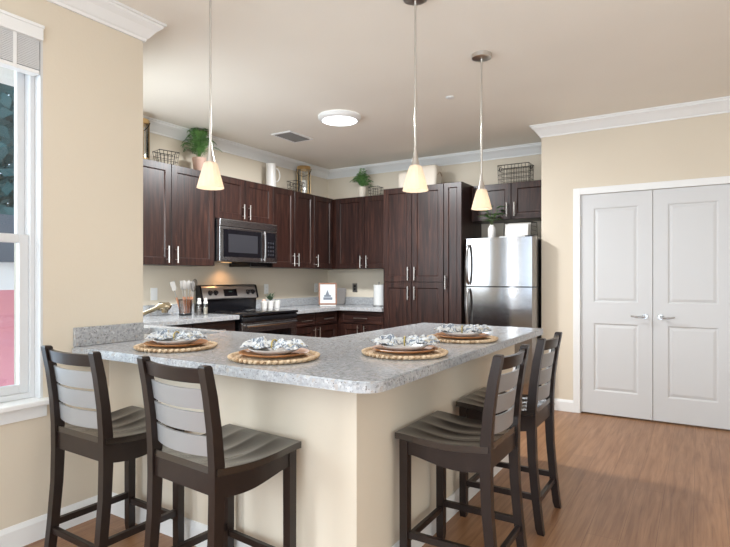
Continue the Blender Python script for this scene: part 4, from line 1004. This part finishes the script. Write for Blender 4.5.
for i, (lab, dy_, h_) in enumerate((('white cookbook leaning at front of fridge-top wire rack', 0, 0.150), ('white cookbook in middle of fridge-top wire rack', 0.042, 0.158), ('white cookbook at back of fridge-top wire rack', 0.085, 0.163))):
    b = thing('cookbook', (2.79, -0.57 + dy_, FT + 0.008), lab, 'book', 'white cookbooks in the rack', world=False)
    MB().box(-0.112, 0.112, -0.012, 0.012, 0.002, h_ - 0.002).build('pages', 'paper', b)
    MB().box(-0.116, 0.114, -0.0155, -0.0125, 0, h_).box(-0.116, 0.114, 0.0125, 0.0155, 0, h_).box(-0.119, -0.116, -0.0155, 0.0155, 0, h_).build('cover', 'ceramic', b)
    b.rotation_euler = (R(-11), 0, 0)
fb = tag(MB().box(2.66, 2.90, -0.735, -0.645, FT + 0.0005, FT + 0.022, 0.003).build('folded_papers', 'paper', None, None, loc=(2.78, -0.69, FT)), 'flat white folder lying in front of rack on refrigerator', 'papers')

# ------------------------------------------------------------------ countertop items on the left
uh = thing('utensil_holder', (0.27, -2.655, CZ), 'dark wire and glass holder for cooking utensils left of range', 'utensil holder')
ux, uy = 0.27, -2.655
MB().lathe([(0.0001, 0.001), (0.055, 0.001), (0.058, 0.006), (0.058, 0.018), (0.0001, 0.018)], (ux, uy, CZ), 24, caps=False).build('base', 'black', uh, 40)
MB().lathe([(0.055, 0.018), (0.066, 0.150), (0.064, 0.150), (0.053, 0.02)], (ux, uy, CZ), 32, caps=False).build('glass_wall', 'smoke', uh, 60)
mb = MB()
mb.tube([(ux + 0.066 * math.cos(2 * PI * i / 24), uy + 0.066 * math.sin(2 * PI * i / 24), CZ + 0.150) for i in range(24)], 0.002, 6, closed=True)
mb.build('rim', 'wire', uh)
UT = [('slotted_turner', -0.03, -0.028, -0.110, 'turner', 'silicone', 'grey slotted turner leaning far left in utensil holder'),
      ('serving_spoon', 0.02, -0.018, -0.045, 'spoon', 'lsil', 'pale serving spoon second from left in utensil holder'),
      ('spatula', -0.015, 0.004, -0.012, 'turner', 'lsil', 'pale spatula in middle of utensil holder'),
      ('ladle', 0.01, 0.014, 0.025, 'spoon', 'silicone', 'dark grey spoon right of middle in utensil holder'),
      ('whisk', 0.03, 0.026, 0.065, 'whisk', 'lsil', 'wire whisk leaning right in utensil holder'),
      ('slotted_spoon', 0.0, 0.032, 0.095, 'spoon', 'lsil', 'pale slotted spoon farthest right in utensil holder')]
for nm, bx_, by_, ty, hd, mt, lab in UT:
    b0 = Vector((ux + bx_, uy + by_, CZ + 0.022)); top_ = Vector((ux + bx_ * 1.8, uy + ty * 0.8, CZ + 0.255)); d = (top_ - b0).normalized()
    t = thing(nm, tuple(b0), lab, 'kitchen utensil', 'utensils in the holder')
    MB().tube([b0, b0 + d * 0.155], [0.0075, 0.0085], 10).build('handle', 'copper', t, 50)
    MB().tube([b0 + d * 0.155, b0 + d * 0.235], [0.005, 0.004], 8).build('shaft', 'lsil', t, 50)
    s_ = b0 + d * 0.235; sd = Vector((0, 1, 0)) - d * d.y; sd.normalize(); nn = d.cross(sd); mb = MB()
    if hd == 'whisk':
        for q in range(6):
            a = PI * q / 6; w_ = sd * math.cos(a) + nn * math.sin(a)
            mb.tube([s_ - d * 0.03 + d * 0.12 * (0.5 - 0.5 * math.cos(v)) + w_ * 0.026 * math.sin(v) for v in [2 * PI * i / 20 for i in range(20)]], 0.0012, 5, closed=True)
    else:
        rows = []
        for i in range(9):
            t_ = i / 8; w_ = 0.029 * (math.sin(PI * (t_ * 0.96 + 0.02)) ** 0.5) if hd == 'spoon' else 0.024 + 0.006 * t_
            c = s_ - d * 0.012 + d * 0.085 * t_
            rows.append([tuple(c + sd * w_ * x_ - nn * (0.010 * (1 - x_ * x_) * math.sin(PI * t_) if hd == 'spoon' else 0) + nn * y_) for x_, y_ in ((-1, 0.0015), (-.5, 0.0015), (0, .0015), (.5, .0015), (1, 0.0015), (1, -.0015), (.5, -.0015), (0, -.0015), (-.5, -.0015), (-1, -.0015))])
        vr = mb.grid(rows, close_v=True); mb.bm.faces.new(vr[0]); mb.bm.faces.new(vr[-1])
    mb.build('head', 'wire' if hd == 'whisk' else mt, t, 60)
for (x, y, lab, m_) in ((0.33, -2.545, 'glass pepper grinder with white cap beside utensil holder', 'smoke'), (0.34, -2.475, 'glass salt grinder with white cap closest to the range', 'glass')):
    t = thing('spice_grinder', (x, y, CZ), lab, 'grinder', world=True)
    MB().lathe([(0.0001, 0.001), (0.024, 0.001), (0.025, 0.006), (0.023, 0.08), (0.019, 0.095), (0.019, 0.105), (0.0001, 0.105)], (x, y, CZ), 20, caps=False).build('glass_body', m_, t, 50)
    MB().lathe([(0.0001, 0.004), (0.0195, 0.004), (0.019, 0.07), (0.0001, 0.07)], (x, y, CZ), 20, caps=False).build('filling', 'cream' if m_ == 'glass' else 'grey', t, 50)
    MB().lathe([(0.020, 0.106), (0.021, 0.118), (0.017, 0.132), (0.014, 0.140), (0.017, 0.150), (0.012, 0.160), (0.0001, 0.162)], (x, y, CZ), 20).build('cap', 'ceramic', t, 50)
# little pots right of range
PX_ = 0.15
for k, (y, r_, h_, lab) in enumerate(((-1.448, 0.041, 0.088, 'small white pot with tan stone top, closest to the range'), (-1.345, 0.043, 0.090, 'small white pot holding a green succulent right of range'), (-1.232, 0.045, 0.092, 'small white pot with pale plant, third from the range'))):
    t = thing('small_pot_plant', (PX_, y, CZ), lab, 'plant pot')
    c = (PX_, y, CZ)
    pot(t, c, r_, h_, 'ceramic', 24)
    mb = MB(); rr = random.Random(k)
    if k == 1:
        for i in range(5):
            az = i * 1.26; b = Vector(c) + Vector((0, 0, h_ * 0.85)); e = b + Vector((math.cos(az) * 0.035, math.sin(az) * 0.035, rr.uniform(0.05, 0.10))); mb.tube([b, (b + e) / 2 + Vector((0, 0, .01)), e], 0.003, 5)
            for q in range(9):
                a2 = q * 2.4; leaf_blade(mb, b + (e - b) * (0.3 + 0.08 * q), (math.cos(a2), math.sin(a2), 0.6), 0.045, 0.02, 0.0)
        mb.build('succulent', 'leaf3', t, 80)
    elif k == 0:
        mb.lathe([(0.0001, h_ * 1.25), (0.012, h_ * 1.22), (0.022, h_ * 1.08), (0.026, h_ * 0.86)], c, 16, caps=False); mb.build('tan_stone', 'pink', t, 60)
    else:
        for q in range(12):
            a2 = q * 2.4; leaf_blade(mb, Vector(c) + Vector((0, 0, h_ * 0.86)), (math.cos(a2), math.sin(a2), 0.7), 0.032, 0.014, 0.0)
        mb.build('succulent', 'leaf3', t, 80)
# picture frame in the corner
pf = thing('picture_frame', (0.405, -0.56, CZ), 'brown wood framed print leaning in the counter corner', 'picture frame', world=False, rz=R(38))
fw, fh, fb_ = 0.225, 0.275, 0.016
MT = Matrix.Translation((0, 0, 0.017)) @ Matrix.Rotation(R(-8), 4, 'X')
MB().box(-fw / 2, fw / 2, -0.010, 0.008, 0, fb_).box(-fw / 2, fw / 2, -0.010, 0.008, fh - fb_, fh).box(-fw / 2, -fw / 2 + fb_, -0.010, 0.008, fb_, fh - fb_).box(fw / 2 - fb_, fw / 2, -0.010, 0.008, fb_, fh - fb_).xform(MT).build('frame', 'framewood', pf)
MB().box(-fw / 2 + fb_, fw / 2 - fb_, -0.002, 0.004, fb_, fh - fb_).xform(MT).build('mount', 'paper', pf)
M['print1'] = mat('print_sky', (0.62, 0.66, 0.70), 0.6); M['print2'] = mat('print_grey_blue', (0.16, 0.18, 0.22), 0.6)
MB().box(-0.060, 0.060, -0.0030, -0.0021, 0.055, 0.205).xform(MT).build('print', 'print1', pf)
mb = MB(); mb.box(-0.055, 0.058, -0.0040, -0.0031, 0.060, 0.092).box(-0.045, 0.04, -0.0040, -0.0031, 0.097, 0.120)
mb.bm.faces.new([mb.bm.verts.new(p) for p in ((-0.03, -0.0035, 0.12), (0.022, -0.0035, 0.12), (-0.002, -0.0035, 0.185))])
mb.xform(MT).build('printed_boat', 'print2', pf)
MB().box(-0.03, 0.03, 0.06, 0.064, 0.0, 0.18).xform(Matrix.Translation((0, -0.0, 0.0155)) @ Matrix.Rotation(R(12), 4, 'X') @ Matrix.Translation((0, 0.012, 0))).build('easel_back', 'framewood', pf)
bk = thing('folded_towel', (0.405, -0.56, CZ), 'white folded towel under the framed print', 'towel', world=False, rz=R(38))
MB().box(-0.10, 0.10, -0.07, 0.09, 0.0008, 0.0155, 0.006, 3).build('cloth', 'paper', bk, 60)
cb = thing('cutting_board', (0.27, -0.12, CZ), 'grey board leaning in the corner behind the framed print', 'board', world=False, rz=R(0))
mb = MB(); mb.prism([(x, y) for x, y in rc(0.09 - .03, 0.22 - .03, .03, 0, 90, 5) + rc(-0.09 + .03, 0.22 - .03, .03, 90, 180, 5) + rc(-0.09 + .02, 0.02, .02, 180, 270, 3) + rc(0.09 - .02, 0.02, .02, 270, 360, 3)], -0.008, 0.008)
mb.xform(Matrix.Rotation(R(78), 4, 'X')); mb.xform(Matrix.Translation((0, 0, 0.0025))).build('board', mat('grey_board', (0.30, 0.28, 0.27), 0.4), cb, 40)
# paper towel
ptw = thing('paper_towel_roll', (0.965, -0.24, CZ), 'white paper towel roll on stand left of the pantry', 'paper towels')
c = (0.965, -0.24, CZ)
MB().lathe([(0.0001, 0.001), (0.075, 0.001), (0.075, 0.008), (0.0001, 0.010)], c, 28, caps=False).build('stand_base', 'dsteel', ptw, 40)
MB().lathe([(0.018, 0.012), (0.068, 0.012), (0.068, 0.268), (0.018, 0.268)], c, 36, caps=False).build('roll', 'paper', ptw, 40)
MB().tube([(c[0], c[1], CZ + 0.01), (c[0], c[1], CZ + 0.29), (c[0], c[1], CZ + 0.30)], [0.006, 0.006, 0.01], 10).build('rod', 'dsteel', ptw, 50)
# outlets
def outlet(name, c, N, label, m='white', w_=0.074, h_=0.118, rocker=False):
    c = Vector(c); N = Vector(N); U = Vector((-N.y, N.x, 0)); mb = MB()
    def bx_(n0, n1, u0, u1, v0, v1, bev=0):
        a = c + N * n0 + U * u0 + Vector((0, 0, v0)); b = c + N * n1 + U * u1 + Vector((0, 0, v1)); return MB().box(a.x, b.x, a.y, b.y, a.z, b.z, bev)
    t = thing(name, tuple(c), label, 'switch plate' if rocker else 'outlet')
    bx_(0.0008, 0.006, -w_ / 2, w_ / 2, -h_ / 2, h_ / 2, 0.0015).build('plate', m, t)
    if rocker: bx_(0.0062, 0.009, -0.016, 0.016, -0.032, 0.032, 0.001).build('rocker', 'white' if m == 'white' else 'grey', t)
    else:
        for s in (-1, 1): 
            q = bx_(0.0062, 0.008, -0.016, 0.016, s * 0.021 - 0.014, s * 0.021 + 0.014, 0.001).build('socket', 'white' if m == 'white' else 'black', t)
            for k in (-1, 1): bx_(0.0081, 0.0085, k * 0.006 - 0.0012, k * 0.006 + 0.0012, s * 0.021 - 0.005, s * 0.021 + 0.006).build('slot', 'grey', q)
    return t
outlet('light_switch', (0, -2.80, 1.115), (1, 0, 0), 'white switch plate on wall left of utensils, under leftmost cabinet', rocker=True)
outlet('wall_outlet', (0, -1.25, 1.135), (1, 0, 0), 'white outlet on wall just right of the range, behind succulent')
outlet('wall_outlet', (0, -0.27, 1.135), (1, 0, 0), 'white outlet on left wall beside the framed print')
outlet('wall_outlet', (0.451, 0, 1.135), (0, -1, 0), 'dark grey steel outlet plate on back wall', m='dsteel')
